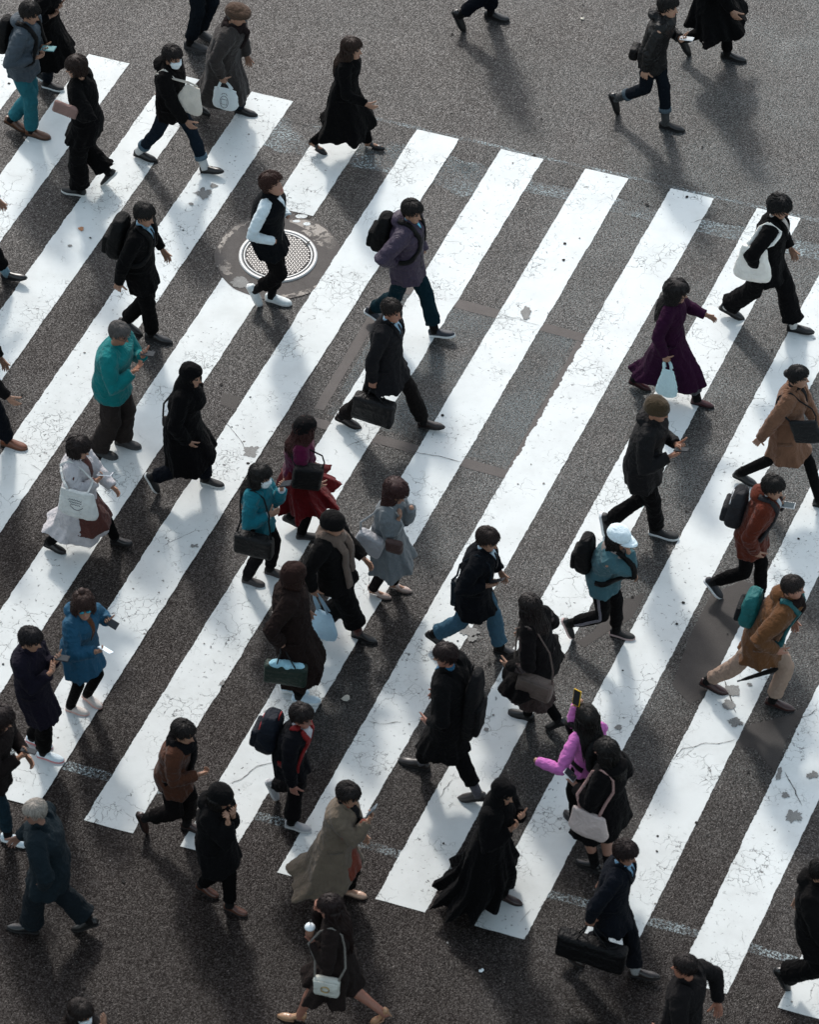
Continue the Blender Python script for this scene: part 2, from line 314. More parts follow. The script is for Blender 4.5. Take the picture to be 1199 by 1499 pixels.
def paint():
    m, n, b, o = newmat('road_paint'); L = n.links.new; tc = nd(n, 'ShaderNodeTexCoord'); vec = tc.outputs['Object']
    ac, an = asphalt_nodes(n, L, vec, 1.1)
    n1 = nd(n, 'ShaderNodeTexNoise', i_Scale=3.0, i_Detail=7.0, i_Roughness=.65); L(vec, n1.inputs['Vector'])
    cr = nd(n, 'ShaderNodeValToRGB'); e = cr.color_ramp.elements; e[0].position = .28; e[0].color = (.58, .60, .59, 1); e[1].position = .56; e[1].color = (.655, .68, .672, 1); L(n1.outputs[0], cr.inputs[0])
    # warped coordinates
    nw = nd(n, 'ShaderNodeTexNoise', i_Scale=7.0, i_Detail=3.0); L(vec, nw.inputs['Vector'])
    sub = nd(n, 'ShaderNodeVectorMath', operation='SUBTRACT'); sub.inputs[1].default_value = (.5, .5, .5); L(nw.outputs['Color'], sub.inputs[0])
    scl = nd(n, 'ShaderNodeVectorMath', operation='SCALE'); scl.inputs['Scale'].default_value = .22; L(sub.outputs[0], scl.inputs[0])
    ad = nd(n, 'ShaderNodeVectorMath', operation='ADD'); L(vec, ad.inputs[0]); L(scl.outputs[0], ad.inputs[1])
    masks = []
    for sc, th, nsc, lo, hi, seed in ((4.2, .010, 1.1, .53, .61, 0), (11.0, .022, 1.7, .53, .60, 5)):
        vo = nd(n, 'ShaderNodeTexVoronoi', feature='DISTANCE_TO_EDGE', i_Scale=sc); L(ad.outputs[0], vo.inputs['Vector'])
        lt = nd(n, 'ShaderNodeMapRange', i_1=th * .4, i_2=th * 1.3, i_3=1.0, i_4=0.0); L(vo.outputs['Distance'], lt.inputs[0])
        of = nd(n, 'ShaderNodeVectorMath', operation='ADD'); of.inputs[1].default_value = (seed, seed * 2, 0); L(vec, of.inputs[0])
        nm = nd(n, 'ShaderNodeTexNoise', i_Scale=nsc, i_Detail=5.0, i_Roughness=.6); L(of.outputs[0], nm.inputs['Vector'])
        rm = nd(n, 'ShaderNodeMapRange', i_1=lo, i_2=hi); L(nm.outputs[0], rm.inputs[0])
        mu = nd(n, 'ShaderNodeMath', operation='MULTIPLY'); L(lt.outputs[0], mu.inputs[0]); L(rm.outputs[0], mu.inputs[1]); masks.append(mu)
    # flaked spots
    nf = nd(n, 'ShaderNodeTexNoise', i_Scale=26.0, i_Detail=5.0, i_Roughness=.62, i_Distortion=.6); L(vec, nf.inputs['Vector'])
    rf = nd(n, 'ShaderNodeMapRange', i_1=.63, i_2=.66); L(nf.outputs[0], rf.inputs[0])
    nk = nd(n, 'ShaderNodeTexNoise', i_Scale=.9, i_Detail=4.0); ok = nd(n, 'ShaderNodeVectorMath', operation='ADD'); ok.inputs[1].default_value = (31, 7, 0); L(vec, ok.inputs[0]); L(ok.outputs[0], nk.inputs['Vector'])
    rk = nd(n, 'ShaderNodeMapRange', i_1=.44, i_2=.56); L(nk.outputs[0], rk.inputs[0])
    mf = nd(n, 'ShaderNodeMath', operation='MULTIPLY'); L(rf.outputs[0], mf.inputs[0]); L(rk.outputs[0], mf.inputs[1])
    mxa = nd(n, 'ShaderNodeMath', operation='MAXIMUM'); L(masks[0].outputs[0], mxa.inputs[0]); L(masks[1].outputs[0], mxa.inputs[1])
    mxb = nd(n, 'ShaderNodeMath', operation='MAXIMUM'); L(mxa.outputs[0], mxb.inputs[0]); L(mf.outputs[0], mxb.inputs[1])
    rr = nd(n, 'ShaderNodeMath', operation='MULTIPLY', i_1=.75); L(mxb.outputs[0], rr.inputs[0])
    mc = nd(n, 'ShaderNodeMix', data_type='RGBA'); L(rr.outputs[0], mc.inputs[0]); L(cr.outputs[0], mc.inputs[6]); L(ac, mc.inputs[7]); dk = nd(n, 'ShaderNodeMix', data_type='RGBA'); dk.inputs[6].default_value = (1, 1, 1, 1); dk.inputs[7].default_value = (.84, .835, .83, 1); L(asphalt_nodes.wear, dk.inputs[0]); fm = nd(n, 'ShaderNodeMix', data_type='RGBA', blend_type='MULTIPLY'); fm.inputs[0].default_value = 1; L(mc.outputs[2], fm.inputs[6]); L(dk.outputs[2], fm.inputs[7]); L(fm.outputs[2], b.inputs['Base Color'])  # stripe colour also dimmed by the painted light falloff
    ng = nd(n, 'ShaderNodeTexNoise', i_Scale=110.0, i_Detail=3.0); L(vec, ng.inputs['Vector'])
    b1 = nd(n, 'ShaderNodeBump', i_Strength=.35, i_Distance=.003); L(ng.outputs[0], b1.inputs['Height'])
    b2 = nd(n, 'ShaderNodeBump', i_Strength=.6, i_Distance=.004); b2.invert = True; L(mxb.outputs[0], b2.inputs['Height']); L(b1.outputs[0], b2.inputs['Normal']); L(b2.outputs[0], b.inputs['Normal'])
    b.inputs['Roughness'].default_value = .55; b.inputs['Specular IOR Level'].default_value = .08; return m
M_ASPH = asphalt(); M_PAINT = paint()
M_TRENCH = smooth_tar('trench_tar', (.066, .057, .053), (.105, .092, .087))
M_TAR = smooth_tar('smooth_tar', (.034, .030, .028), (.054, .048, .045))
M_BAND = asphalt('ground_band', .6)
M_MORTAR = smooth_tar('mortar', (.062, .054, .050), (.105, .095, .089), rough=.85)
M_WORN = smooth_tar('worn_paint', (.22, .27, .285), (.36, .41, .42), alpha=True, lo=.46, hi=.60, sc=42.0)
M_CREAM = smooth_tar('pale_mortar_residue', (.24, .21, .185), (.40, .36, .32), alpha=True, lo=.42, hi=.50, sc=9.0)
M_FLAKE = smooth_tar('flaked_ground', (.11, .105, .10), (.26, .26, .25))
M_CRACK = plain('crack', (.06, .057, .055), .9, .1)

def structure(name, g, mat): o = g.obj(name, mat, None, False); o['kind'] = 'structure'; return o
g = G(); g.add([(-250, -150, 0), (250, -150, 0), (250, 350, 0), (-250, 350, 0)], [(0, 1, 2, 3)]); structure('road', g, M_ASPH)

def nz1(x, s=0): return float(vnoise(np.array([[x, s * 7.3 + .37, s * 1.9 + .11]]))[0])
def stripe(k, z, v0=0.0, v1=-SL, dw=0.0):
    u0, u1 = k * PER - dw, k * PER + SW + dw; n = int(abs(v1 - v0) / .012); vs = []; fs = []
    for i in range(n + 1):
        v = v0 + (v1 - v0) * i / n
        a = u0 + .006 * nz1(v * 9, k) + .0045 * nz1(v * 45, k + 3); b = u1 + .006 * nz1(v * 8, k + 9) + .0045 * nz1(v * 43, k + 5)
        if k == KE and VE[1] < v < VE[0]: a += max(0, .012 * nz1(v * 5, 2) + .016 * nz1(v * 26, 4) + .012 * nz1(v * 60, 5) + .006)
        for j in range(5):
            t = j / 4; u = a + (b - a) * t; vv = v
            if i in (0, n): vv += .005 * nz1(u * 30, k + i)
            vs.append(uv(u, vv, z))
        if i:
            for j in range(4): p = (i - 1) * 5 + j; fs.append((p, p + 1, p + 6, p + 5))
    g = G(); g.add(vs, fs); return g
def loc_uv(x, y):                 # picture position -> crossing coordinates
    p = on_z(x, y, 0) - V((OX, OY, 0)); A = np.array([[UX.x, UY.x], [UX.y, UY.y]]); return np.linalg.solve(A, np.array([p.x, p.y]))
KE = int(round(loc_uv(862, 505)[0] / PER)); VE = (loc_uv(862, 500)[1], loc_uv(760, 690)[1])
MH = on_z(407, 376, 0); MHU, MHV = loc_uv(407, 376)
for k in range(-12, 15):
    if k == 1:
        # the stripe is interrupted at the manhole: two pieces
        ut, vt = loc_uv(415, 307); ul, vl = loc_uv(345, 412)
        structure('crosswalk_stripe', stripe(k, .004, 0, vt), M_PAINT); structure('crosswalk_stripe', stripe(k, .004, vl, -SL), M_PAINT)
    else:
        structure('crosswalk_stripe', stripe(k, .008 if k == 2 else .004), M_PAINT)
# mortar collar round the manhole
def blob(c, r, z, amp=.03, n=90, ex=1.0, rot=0, seed=0):
    vs = [(c.x, c.y, z)]
    for i in range(n):
        a = 2 * math.pi * i / n; rr = r * (1 + amp * nz1(math.cos(a) * 2 + 5, seed) + amp * .6 * nz1(a * 6, seed + 2)) ; x, y = rr * math.cos(a) * ex, rr * math.sin(a)
        vs.append((c.x + x * math.cos(rot) - y * math.sin(rot), c.y + x * math.sin(rot) + y * math.cos(rot), z))
    return vs, [(0, 1 + i, 1 + (i + 1) % n) for i in range(n)]
g = G(); g.add(*blob(MH, .66, .006, .035, seed=1)); structure('mortar_patch', g, M_MORTAR)
g = G()
def ringband(g, c, r0, r1, a0, a1, z, n=60, amp=0.02, seed=3):
    vs = []; fs = []
    for i in range(n + 1):
        a = R(a0 + (a1 - a0) * i / n)
        e = math.sin(math.pi * i / n) ** .4 if abs(a1 - a0) < 350 else 1
        rm = (r0 + r1) / 2; h = (r1 - r0) / 2 * e
        for r in (rm - h + amp * nz1(i * .35, seed), rm + h + amp * nz1(i * .3, seed + 1)): vs.append((c.x + r * math.cos(a), c.y + r * math.sin(a), z))
        if i: p = 2 * i - 2; fs.append((p, p + 1, p + 3, p + 2))
    g.add(vs, fs)
ringband(g, MH, .50, .635, 8, 80, .0066); ringband(g, MH, .58, .63, 120, 178, .0066); ringband(g, MH, .50, .62, 186, 212, .0066); ringband(g, MH, .58, .64, 270, 320, .0066, amp=.01)
ringband(g, MH, .44, .50, 20, 60, .0066, amp=.03)
structure('pale_mortar_residue', g, M_CREAM)
g = G()
for (x0, y0, wd, hh) in ((434, 325, 9, 3), (449, 329, 8, 4), (441, 318, 14, 5)):
    vs, fs = blob(on_z(x0, y0), wd / 260, .0085, .12, 24, 1.0, 0, x0); vs = [((v[0] - on_z(x0, y0).x) * 1.2 + on_z(x0, y0).x, (v[1] - on_z(x0, y0).y) * (hh / wd * 1.6) + on_z(x0, y0).y, v[2]) for v in vs]; g.add(vs, fs)
structure('crosswalk_stripe', g, M_PAINT)
# manhole cover
mh = empty('manhole_cover', (MH.x, MH.y, .006), 'round grey steel manhole cover with a three-pronged tread pattern in its mortar collar', 'manhole cover')
M_IRON = plain('cast_iron', (.48, .48, .47), .5, .5, .35); M_IRONP = plain('worn_steel', (.34, .33, .32), .45, .5, .3); M_IROND = plain('iron_recess', (.045, .04, .038), .7, .3)
g = G(); rr = []
for r, z in ((.365, .006), (.365, .018), (.400, .018), (.404, .0)): rr.append(np.array([(MH.x + r * math.cos(a), MH.y + r * math.sin(a), .002 + z) for a in np.linspace(0, 2 * math.pi, 96, endpoint=False)]))
g.loft(rr, False); g.obj('frame_ring', M_IRON, mh)
g = G(); rr = []
for r, z in ((.358, .002), (.358, .014), (.354, .016)): rr.append(np.array([(MH.x + r * math.cos(a), MH.y + r * math.sin(a), .002 + z) for a in np.linspace(0, 2 * math.pi, 96, endpoint=False)]))
g.loft(rr, True); g.obj('cover_plate', M_IROND, mh)
g = G(); pitch = .0345
for i in range(-12, 13):
    for j in range(-12, 13):
        x = (i + .5 * (j % 2)) * pitch; y = j * pitch * .866
        if math.hypot(x, y) > .328: continue
        for q in range(3):
            a = R(90 + 120 * q + (20 if (i + j) % 2 else 50)); ca, sa = math.cos(a), math.sin(a); l, wd = .0155, .0042
            v = [(MH.x + x + ca * s * l - sa * t * wd, MH.y + y + sa * s * l + ca * t * wd, .002 + z_) for z_ in (.016, .0205) for s, t in ((0, -1), (1, -1), (1, 1), (0, 1))]
            g.add(v, [(4, 5, 6, 7), (0, 1, 5, 4), (1, 2, 6, 5), (2, 3, 7, 6), (3, 0, 4, 7)])
g.obj('tread_pattern', M_IRONP, mh, False)
g = G(); rr = []
for r, z in ((.336, .016), (.336, .0195), (.354, .0195), (.354, .016)): rr.append(np.array([(MH.x + r * math.cos(a), MH.y + r * math.sin(a), .002 + z) for a in np.linspace(0, 2 * math.pi, 96, endpoint=False)]))
g.loft(rr, False); g.obj('cover_rim', M_IRON, mh)
g = G(); p = on_z(451, 356, .03); g.box(Matrix.Translation(V((p.x, p.y, .034))) @ Matrix.Rotation(R(60), 4, 'Z'), .05, .018, .003); g.obj('key_slot', M_IROND, mh, False)

# smooth repaired trench round a rectangle, ground-off bands, worn paint
def quad(g, pts, z, n=24, amp=.008, seed=0):
    P = [on_z(*p) for p in pts]; vs = []; fs = []
    for i in range(n + 1):
        t = i / n; a = P[0].lerp(P[1], t); b = P[3].lerp(P[2], t); d = (b - a).normalized()
        a = a + d * amp * nz1(t * 14, seed); b = b + d * amp * nz1(t * 15, seed + 4); vs += [(a.x, a.y, z), (b.x, b.y, z)]
        if i: q = 2 * i - 2; fs.append((q, q + 1, q + 3, q + 2))
    g.add(vs, fs)
def strip_px(g, a, b, wpx, wpy, z, seed=0): quad(g, [a, b, (b[0] + wpx, b[1] + wpy), (a[0] + wpx, a[1] + wpy)], z, seed=seed)
g = G()
strip_px(g, (572, 411), (868, 492), -5, 12, .002, 1)
strip_px(g, (860, 504), (757, 692), -15, -4, .002, 2)
strip_px(g, (757, 692), (452, 609), -5, 12, .002, 3)
strip_px(g, (459, 598), (563, 422), 15, 3, .002, 4)
structure('trench_repair', g, M_TRENCH)
g = G()
g.add([(*on_z(x, y).xy, .002) for x, y in ((985, 1003), (1010, 930), (1040, 872), (1085, 850), (1118, 858), (1095, 905), (1063, 955), (1048, 1012), (1010, 1030))], [tuple(range(9))])
g.add([(*on_z(x, y).xy, .002) for x, y in ((843, 940), (868, 925), (905, 880), (945, 868), (925, 905), (890, 925), (855, 948))], [tuple(range(7))])
g.add([(*on_z(x, y).xy, .002) for x, y in ((1072, 1090), (1095, 1062), (1160, 1045), (1185, 1030), (1150, 1085), (1135, 1130), (1105, 1095))], [tuple(range(7))])
g.add([(*on_z(x, y).xy, .002) for x, y in ((325, 575), (352, 582), (345, 600), (322, 592))], [tuple(range(4))])
structure('asphalt_patch', g, M_TAR)
M_VEIL = smooth_tar('polished_stone', (.12, .145, .15), (.20, .23, .235), alpha=True, lo=.44, hi=.66, sc=55.0)
g = G(); quad(g, [(585, 423), (842, 493), (744, 684), (478, 606)], .0013, seed=8); structure('polished_patch', g, M_VEIL)
# ground-off band along both ends of the crossing
g = G()
def uvband(g, u0, u1, v0, v1, z, seed=0, amp=.012):
    n = int((u1 - u0) / .06) + 1; vs = []; fs = []
    for i in range(n + 1):
        u = u0 + (u1 - u0) * i / n; vs += [uv(u, v0 + amp * nz1(u * 6, seed), z), uv(u, v1 + amp * nz1(u * 6 + 40, seed), z)]
        if i: q = 2 * i - 2; fs.append((q, q + 1, q + 3, q + 2))
    g.add(vs, fs)
uvband(g, -.2, 16, -.02, -.33, .002, 2); structure('ground_band', g, M_BAND)
g = G()
uvband(g, 1, 16, -.34, -.56, .003, 3, .03); uvband(g, 1, 16, .05, .0, .003, 4, .02)
uvband(g, -6, 16, -SL + .62, -SL + .52, .003, 6, .02); uvband(g, 0, 3, -.3, -.8, .003, 7, .1)
structure('worn_marking', g, M_WORN)
# cracks and flaked places
def crack(g, pts, wd, z=.0095, seed=0):
    P = [on_z(*p) for p in pts]; Q = []
    for a, b in zip(P[:-1], P[1:]):
        n = max(2, int((b - a).length / .02)); d = (b - a).normalized(); s_ = V((-d.y, d.x, 0))
        for i in range(n): t = i / n; p = a.lerp(b, t); Q.append((p + s_ * .012 * nz1(len(Q) * .45, seed), s_))
    Q.append((P[-1], s_)); vs = []; fs = []
    for i, (p, s_) in enumerate(Q):
        h = .55 * wd * (.35 + .8 * abs(nz1(i * .6, seed + 6))) * min(1, i / 4 + .1, (len(Q) - 1 - i) / 4 + .1)
        vs += [(p.x - s_.x * h, p.y - s_.y * h, z), (p.x + s_.x * h, p.y + s_.y * h, z)]
        if i: q = 2 * i - 2; fs.append((q, q + 1, q + 3, q + 2))
    g.add(vs, fs)
g = G()
for i, (pts, wd) in enumerate((([(578, 653), (612, 664), (640, 668), (676, 677)], .010), ([(730, 461), (760, 468), (791, 479)], .006),
        ([(982, 1115), (1000, 1097), (1033, 1088), (1052, 1089), (1077, 1082)], .009), ([(1060, 995), (1068, 1020), (1078, 1045)], .014), ([(336, 1148), (356, 1140), (376, 1122), (405, 1116)], .010),
        ([(536, 1055), (556, 1060), (590, 1058)], .007), ([(1148, 1130), (1160, 1150), (1174, 1180)], .012), ([(318, 605), (350, 642), (366, 670)], .007),
        ([(1010, 328), (1028, 322), (1075, 330), (1092, 342), (1102, 340)], .006), ([(640, 1172), (652, 1155), (662, 1140)], .008), ([(870, 1170), (895, 1155), (838, 1190)], .006),
        ([(205, 395), (222, 372), (236, 360)], .006), ([(655, 440), (690, 434)], .004), ([(1157, 1042), (1175, 1052), (1199, 1038)], .008), ([(505, 655), (540, 643)], .006),
        ([(790, 1120), (830, 1105), (872, 1090)], .006), ([(268, 1215), (330, 1185)], .005), ([(100, 700), (60, 690), (45, 680)], .005), ([(780, 1330), (760, 1350)], .006),
        ([(1085, 1360), (1090, 1385)], .004), ([(1105, 1265), (1118, 1300)], .004), ([(240, 800), (285, 778), (300, 776)], .006))):
    crack(g, pts, wd, seed=i)
structure('paint_crack', g, M_CRACK)
g = G()
for i, (x, y, r, ex) in enumerate(((296, 284, .075, 1.2), (280, 300, .03, 1.), (312, 272, .03, 1.4), (367, 662, .06, 1.4), (1072, 1012, .06, 1.), (1066, 1030, .045, 1.4), (1078, 1058, .05, 1.6), (1163, 1195, .065, 1.1), (1150, 1165, .04, .8),
        (680, 922, .07, 1.3), (693, 935, .04, 1.), (770, 458, .045, 1.6), (352, 415, .075, 1.8), (1190, 1135, .04, 1.), (712, 1068, .02, 1.), (1098, 1003, .02, 1.2), (102, 361, .018, 1.), (1140, 1135, .03, 2.), (905, 1065, .03, 1.), (285, 800, .02, 2.), (325, 1000, .02, 1.5), (655, 1380, .01, 1.))):
    g.add(*blob(on_z(x, y), r, .0100, .6, 50, ex, i, i))
structure('flaked_paint', g, M_FLAKE)


M_GUM = plain('old_gum', (.022, .020, .019), .8, .1); M_GUML = plain('pale_gum', (.17, .16, .15), .8, .1); rq = random.Random(21)
for mt, n_, lo_, hi_ in ((M_GUM, 90, .008, .017), (M_GUML, 70, .006, .012)):
    g = G()
    for i in range(n_): g.add(*blob(on_z(rq.uniform(-20, 1220), rq.uniform(-20, 1520)), rq.uniform(lo_, hi_), .0085 + .00002 * i, .25, 14, rq.uniform(.8, 1.3), rq.random() * 3, i))
    structure('gum_spots', g, mt)
# ---------------------------------------------------------------- head, hair, hand, shoe prototypes
_HT = np.array([(-.118, .058, .012, .020), (-.106, .080, -.008, .038), (-.085, .086, -.035, .052), (-.05, .086, -.062, .062), (-.02, .088, -.082, .069), (.01, .087, -.094, .073), (.04, .091, -.099, .075), (.07, .085, -.094, .070), (.095, .062, -.076, .054), (.108, .036, -.050, .034), (.1155, .004, -.018, .006)])
def head_pt(z, phi):
    xf, xb, wd = (np.interp(z, _HT[:, 0], _HT[:, i]) for i in (1, 2, 3))
    cx = (xf + xb) / 2; rx = (xf - xb) / 2; c, s = np.cos(phi), np.sin(phi)
    p = .92; return cx + rx * np.sign(c) * np.abs(c) ** p, wd * np.sign(s) * np.abs(s) ** p
def head_proto():
    zs = np.concatenate([np.linspace(-.118, .095, 34), [.102, .108, .112, .1155]]); n = 48; ph = np.linspace(0, 2 * np.pi, n, endpoint=False); rings = []
    for z in zs:
        x, y = head_pt(np.full(n, z), ph); f = (x > 0)
        gz = lambda c, s: np.exp(-((z - c) / s) ** 2); gy = lambda c, s: np.exp(-((y - c) / s) ** 2)
        ramp = np.clip((.022 - z) / .055, 0, 1) * (1 if z > -.040 else max(0, 1 - (-.040 - z) / .010))
        d = .026 * ramp * gy(0, .011) + .010 * gz(-.034, .010) * gy(0, .018)
        d = d - .009 * gz(.012, .012) * (gy(.031, .014) + gy(-.031, .014)) + .004 * gz(.034, .008) * gy(0, .05)
        d = d + .006 * gz(-.062, .005) * gy(0, .022) + .0055 * gz(-.073, .005) * gy(0, .018) - .003 * gz(-.0675, .003) * gy(0, .02) + .006 * gz(-.100, .012) * gy(0, .02)
        rings.append(np.stack([x + np.where(f, d, 0), y, np.full(n, z)], 1))
    g = G(); g.loft(rings, True, 0)
    v = np.concatenate(g.v)
    for i, f in enumerate(g.f):                                  # lips and brows are coloured faces
        c = v[list(f)].mean(0)
        if c[0] > .06:
            if -.079 < c[2] < -.057 and abs(c[1]) < .024 - abs(c[2] + .067) * .8: g.mi[i] = 1
            if .024 < c[2] < .034 and .014 < abs(c[1]) < .048: g.mi[i] = 2
    for s in (1, -1):
        g.ball((-.004, s * .0745, -.008), (.019, .010, .031), 12, 0, Matrix.Rotation(R(s * 22), 4, 'Z'))
        g.ball((.0775, s * .031, .012), (.010, .014, .0062), 10, 3)
    return g
def chain(g, p, d, lens, rads, curl, axis, base=0):
    pts = [V(p)]; a = base; d = V(d).normalized()
    for l, c in zip(lens, curl): a += c; pts.append(pts[-1] + (Matrix.Rotation(R(a), 3, axis) @ d) * l)
    P = [pts[0]]; Rr = [rads[0]]
    for i in range(1, len(pts)): P += [pts[i - 1].lerp(pts[i], .5), pts[i]]; Rr += [(rads[i - 1] + rads[i]) / 2, rads[i] * (1.05 if i < len(pts) - 1 else .8)]
    e = (P[-1] - P[-2]).normalized(); P.append(P[-1] + e * rads[-1] * .5); Rr.append(rads[-1] * .35); g.tube(P, Rr, 8, up=(0, 0, 1))
def hand_proto(pose):
    g = G(); sp = {'relax': ((12, 18, 14), (14, 22, 16), (16, 26, 18), (20, 28, 20)), 'grip': ((65, 80, 50), (68, 82, 52), (70, 84, 52), (72, 84, 50)), 'hold': ((30, 38, 26), (36, 44, 30), (40, 48, 32), (44, 50, 34)), 'point': ((3, 5, 4), (10, 14, 8), (14, 18, 10), (20, 22, 12))}[pose]
    g.tube([(-.05, 0, 0), (0, 0, 0), (.02, 0, 0), (.05, 0, 0), (.082, 0, -.002), (.094, 0, -.004)], [(.021, .027), (.019, .026), (.018, .033), (.0165, .041), (.0135, .041), (.008, .036)], 14, up=(0, 0, 1))
    for i, (y, L_, r) in enumerate(((.032, .068, .0090), (.011, .077, .0093), (-.011, .071, .0090), (-.031, .056, .0080))):
        yy = y * (1.0 if pose != 'point' else 1.15)
        chain(g, (.083, yy, -.003), (1, yy * 1.6, 0), (L_ * .46, L_ * .30, L_ * .24), (r * 1.05, r, r * .93, r * .8), sp[i], 'Y')
    td = {'relax': (.78, .52, -.30), 'grip': (.55, .30, -.80), 'hold': (.70, .62, -.45), 'point': (.7, .7, -.1)}[pose]
    g.tube([(.012, .018, -.006), (.03, .028, -.008), (.05, .028, -.008)], (.014, .016, .013), 10)
    chain(g, (.026, .030, -.010), td, (.038, .032, .026), (.0125, .0112, .0102, .0088), (0, 8, 14) if pose != 'grip' else (0, 20, 25), 'Z', 0)
    co, no, fs = remesh(g, .0042, 2, .4)
    return co, fs
HEAD = head_proto(); HEADV = np.concatenate(HEAD.v); HANDS = {p: hand_proto(p) for p in ('relax', 'grip', 'hold', 'point')}

def hair_shell(style, seed):
    """closed cap over the cranium in head coordinates"""
    zs = np.linspace(-.112, .1155, 40); n = 72; ph = np.linspace(0, 2 * np.pi, n, endpoint=False); rings = []
    P = dict(short=(.017, .072, .012, -.064), messy=(.024, .064, .0, -.072), crop=(.012, .068, .0, -.055), bald=(.008, .088, .0, -.06), bob=(.024, .038, -.09, -.11), long=(.022, .055, -.09, -.11), tied=(.012, .072, .004, -.07), curly=(.034, .045, -.09, -.11), part=(.020, .058, -.012, -.072))[style]
    T, zf, zsd, zb = P
    for z in zs:
        x, y = head_pt(np.full(n, z), ph); a = np.abs((ph + np.pi) % (2 * np.pi) - np.pi)
        zl = np.interp(a, [0, R(48), R(68), R(86), R(102), R(125), np.pi], [zf, zf + .002, (zf + zsd) / 2 + .008, zsd, zsd + .004, zb, zb])
        mk = smooth(zl - .010, zl + .012, z)
        Pn = np.stack([x * 28 + seed * 3.1, y * 28 + seed, np.full(n, z * 20)], 1); Pf = Pn * 3.2
        t = T * (.75 + .30 * smooth(.0, .1, z)) * (1 + .30 * vnoise(Pn)) + (.0045 if style in ('messy', 'curly') else .0022) * vnoise(Pf)
        if style == 'curly': t += .008 * vnoise(Pn * 1.8)
        d = -.012 + (t + .012) * mk; c = np.array([-.004, 0]); vx, vy = x - c[0], y; l = np.hypot(vx, vy) + 1e-6
        k = d * (1 - .25 * (z / .12) ** 2); zz = z + np.where(mk > .5, t, 0) * max(0, (z - .05) / .065) * .9
        rings.append(np.stack([x + vx / l * k, y + vy / l * k, zz], 1))
    g = G(); g.loft(rings, True); rnd = random.Random(seed)
    if style in ('short', 'messy', 'part', 'crop', 'curly'):     # tufts
        v = np.concatenate(rings); cnt = 150 if style in ('messy', 'curly') else 90
        for _ in range(cnt):
            p = V(v[rnd.randrange(n * 14, n * 38)]); a = math.atan2(p.y, p.x)
            if abs(a) < 1.0 and p.z < zf + .02: continue
            if p.z < .0 and abs(a) < 2: continue
            o = V((p.x, p.y, p.z * .6 + .02)).normalized(); dn = V((rnd.uniform(-.3, .5), rnd.uniform(-.5, .5), -1)) if p.z < .08 else V((rnd.uniform(-.2, 1), rnd.uniform(-1, 1), -.1))
            tn = (dn - o * dn.dot(o)).normalized(); l = rnd.uniform(.018, .038) * (1.25 if style == 'messy' else 1)
            p0 = p - o * .006 - tn * l * .4
            g.tube([p0, p0 + tn * l * .5 + o * .008, p0 + tn * l + o * rnd.uniform(.002, .010)], [.0045, .0045, .0006], 5)
    return g
def locks(q, HM, style, seed):
    T, zf, zsd, zb = dict(short=(.019, .064, .008, -.070), messy=(.030, .054, .0, -.076), crop=(.012, .070, .010, -.056), bald=None, bob=(.026, .038, -.05, -.08), long=(.022, .066, -.04, -.09), tied=(.013, .074, .004, -.05), curly=(.034, .058, -.05, -.09), part=(.020, .062, .004, -.070)).get(style) or (0, 0, 0, 0)
    if not T: return
    rnd = random.Random(seed * 3 + 5); cnt = {'messy': 600, 'curly': 560}.get(style, 480); wild = {'messy': 1.0, 'curly': 1.1, 'short': .45, 'part': .5}.get(style, .3)
    for _ in range(cnt):
        phi = rnd.uniform(-math.pi, math.pi); a = abs(phi); zl = float(np.interp(a, [0, R(48), R(68), R(86), R(102), R(125), math.pi], [zf, zf + .002, (zf + zsd) / 2 + .008, zsd, zsd + .004, zb, zb]))
        zl += rnd.uniform(-.012, .010); th = math.acos(max(-1, min(1, rnd.uniform(max(zl, -.02), .116) / .1165))); dth = rnd.uniform(.35, .75); dphi = rnd.uniform(-.35, .35) * (1 + wild); P = []; Rr = []; lift = rnd.uniform(0, .008) * (.5 + wild)
        for k in (0, .35, .7, 1):
            z = .1155 * math.cos(th + dth * k - dth * .5) if th + dth * k - dth * .5 > 0 else .1155
            z = max(z, zl - .004); x, y = head_pt(np.array([min(.1154, z)]), np.array([phi + dphi * k])); x, y = float(x[0]), float(y[0]); l = math.hypot(x, y) + 1e-6; t = T * (.80 + .2 * k) + lift * k + .002
            nzv = max(0, (z - .05) / .065); P.append(HM @ V((x + x / l * t * (1 - .3 * nzv), y + y / l * t * (1 - .3 * nzv), z + t * nzv * .95))); Rr.append(.0048 * (1 - .15 * k) if k < 1 else .0010)
        if (P[0] - P[-1]).length > .012: q.tube(P, Rr, 5)
def curtain_locks(q, HM, L_, w0, w1, back1, ph0, seed, curl):
    rnd = random.Random(seed + 77); M2 = Matrix.Translation(HM.translation) @ Matrix.Rotation(math.atan2(HM[1][0], HM[0][0]), 4, 'Z')
    for _ in range(130):
        a0 = rnd.uniform(0, 1); z0 = rnd.uniform(-.06, .05); zz = -L_ * rnd.uniform(.55, 1.10); P = []; Rr = []; w = rnd.uniform(0, 6); off = rnd.uniform(-.002, .008); n = 7
        for i in range(n):
            z = z0 + (zz - z0) * i / (n - 1); t = min(1, max(0, (.03 - z) / (L_ + .03))); k = min(1, max(0, (-z - .07) / .10)); cx = (-.012) * (1 - k) + (back1 * min(1, .75 + .25 * t)) * k; rx = .100 * (1 - k) + .040 * k + off; ry = w0 * (1 - k) + w1 * (1 - .35 * max(0, t - .5)) * k + off
            p0 = R(ph0 + 22 * k); a = p0 + (2 * math.pi - 2 * p0) * a0 + .10 * math.sin(w + z * 30) * (1 + 2 * curl); P.append(M2 @ V((cx + rx * math.cos(a), ry * math.sin(a), z))); Rr.append(.0055 if 0 < i < n - 1 else .0018)
        q.tube(P, Rr, 5)
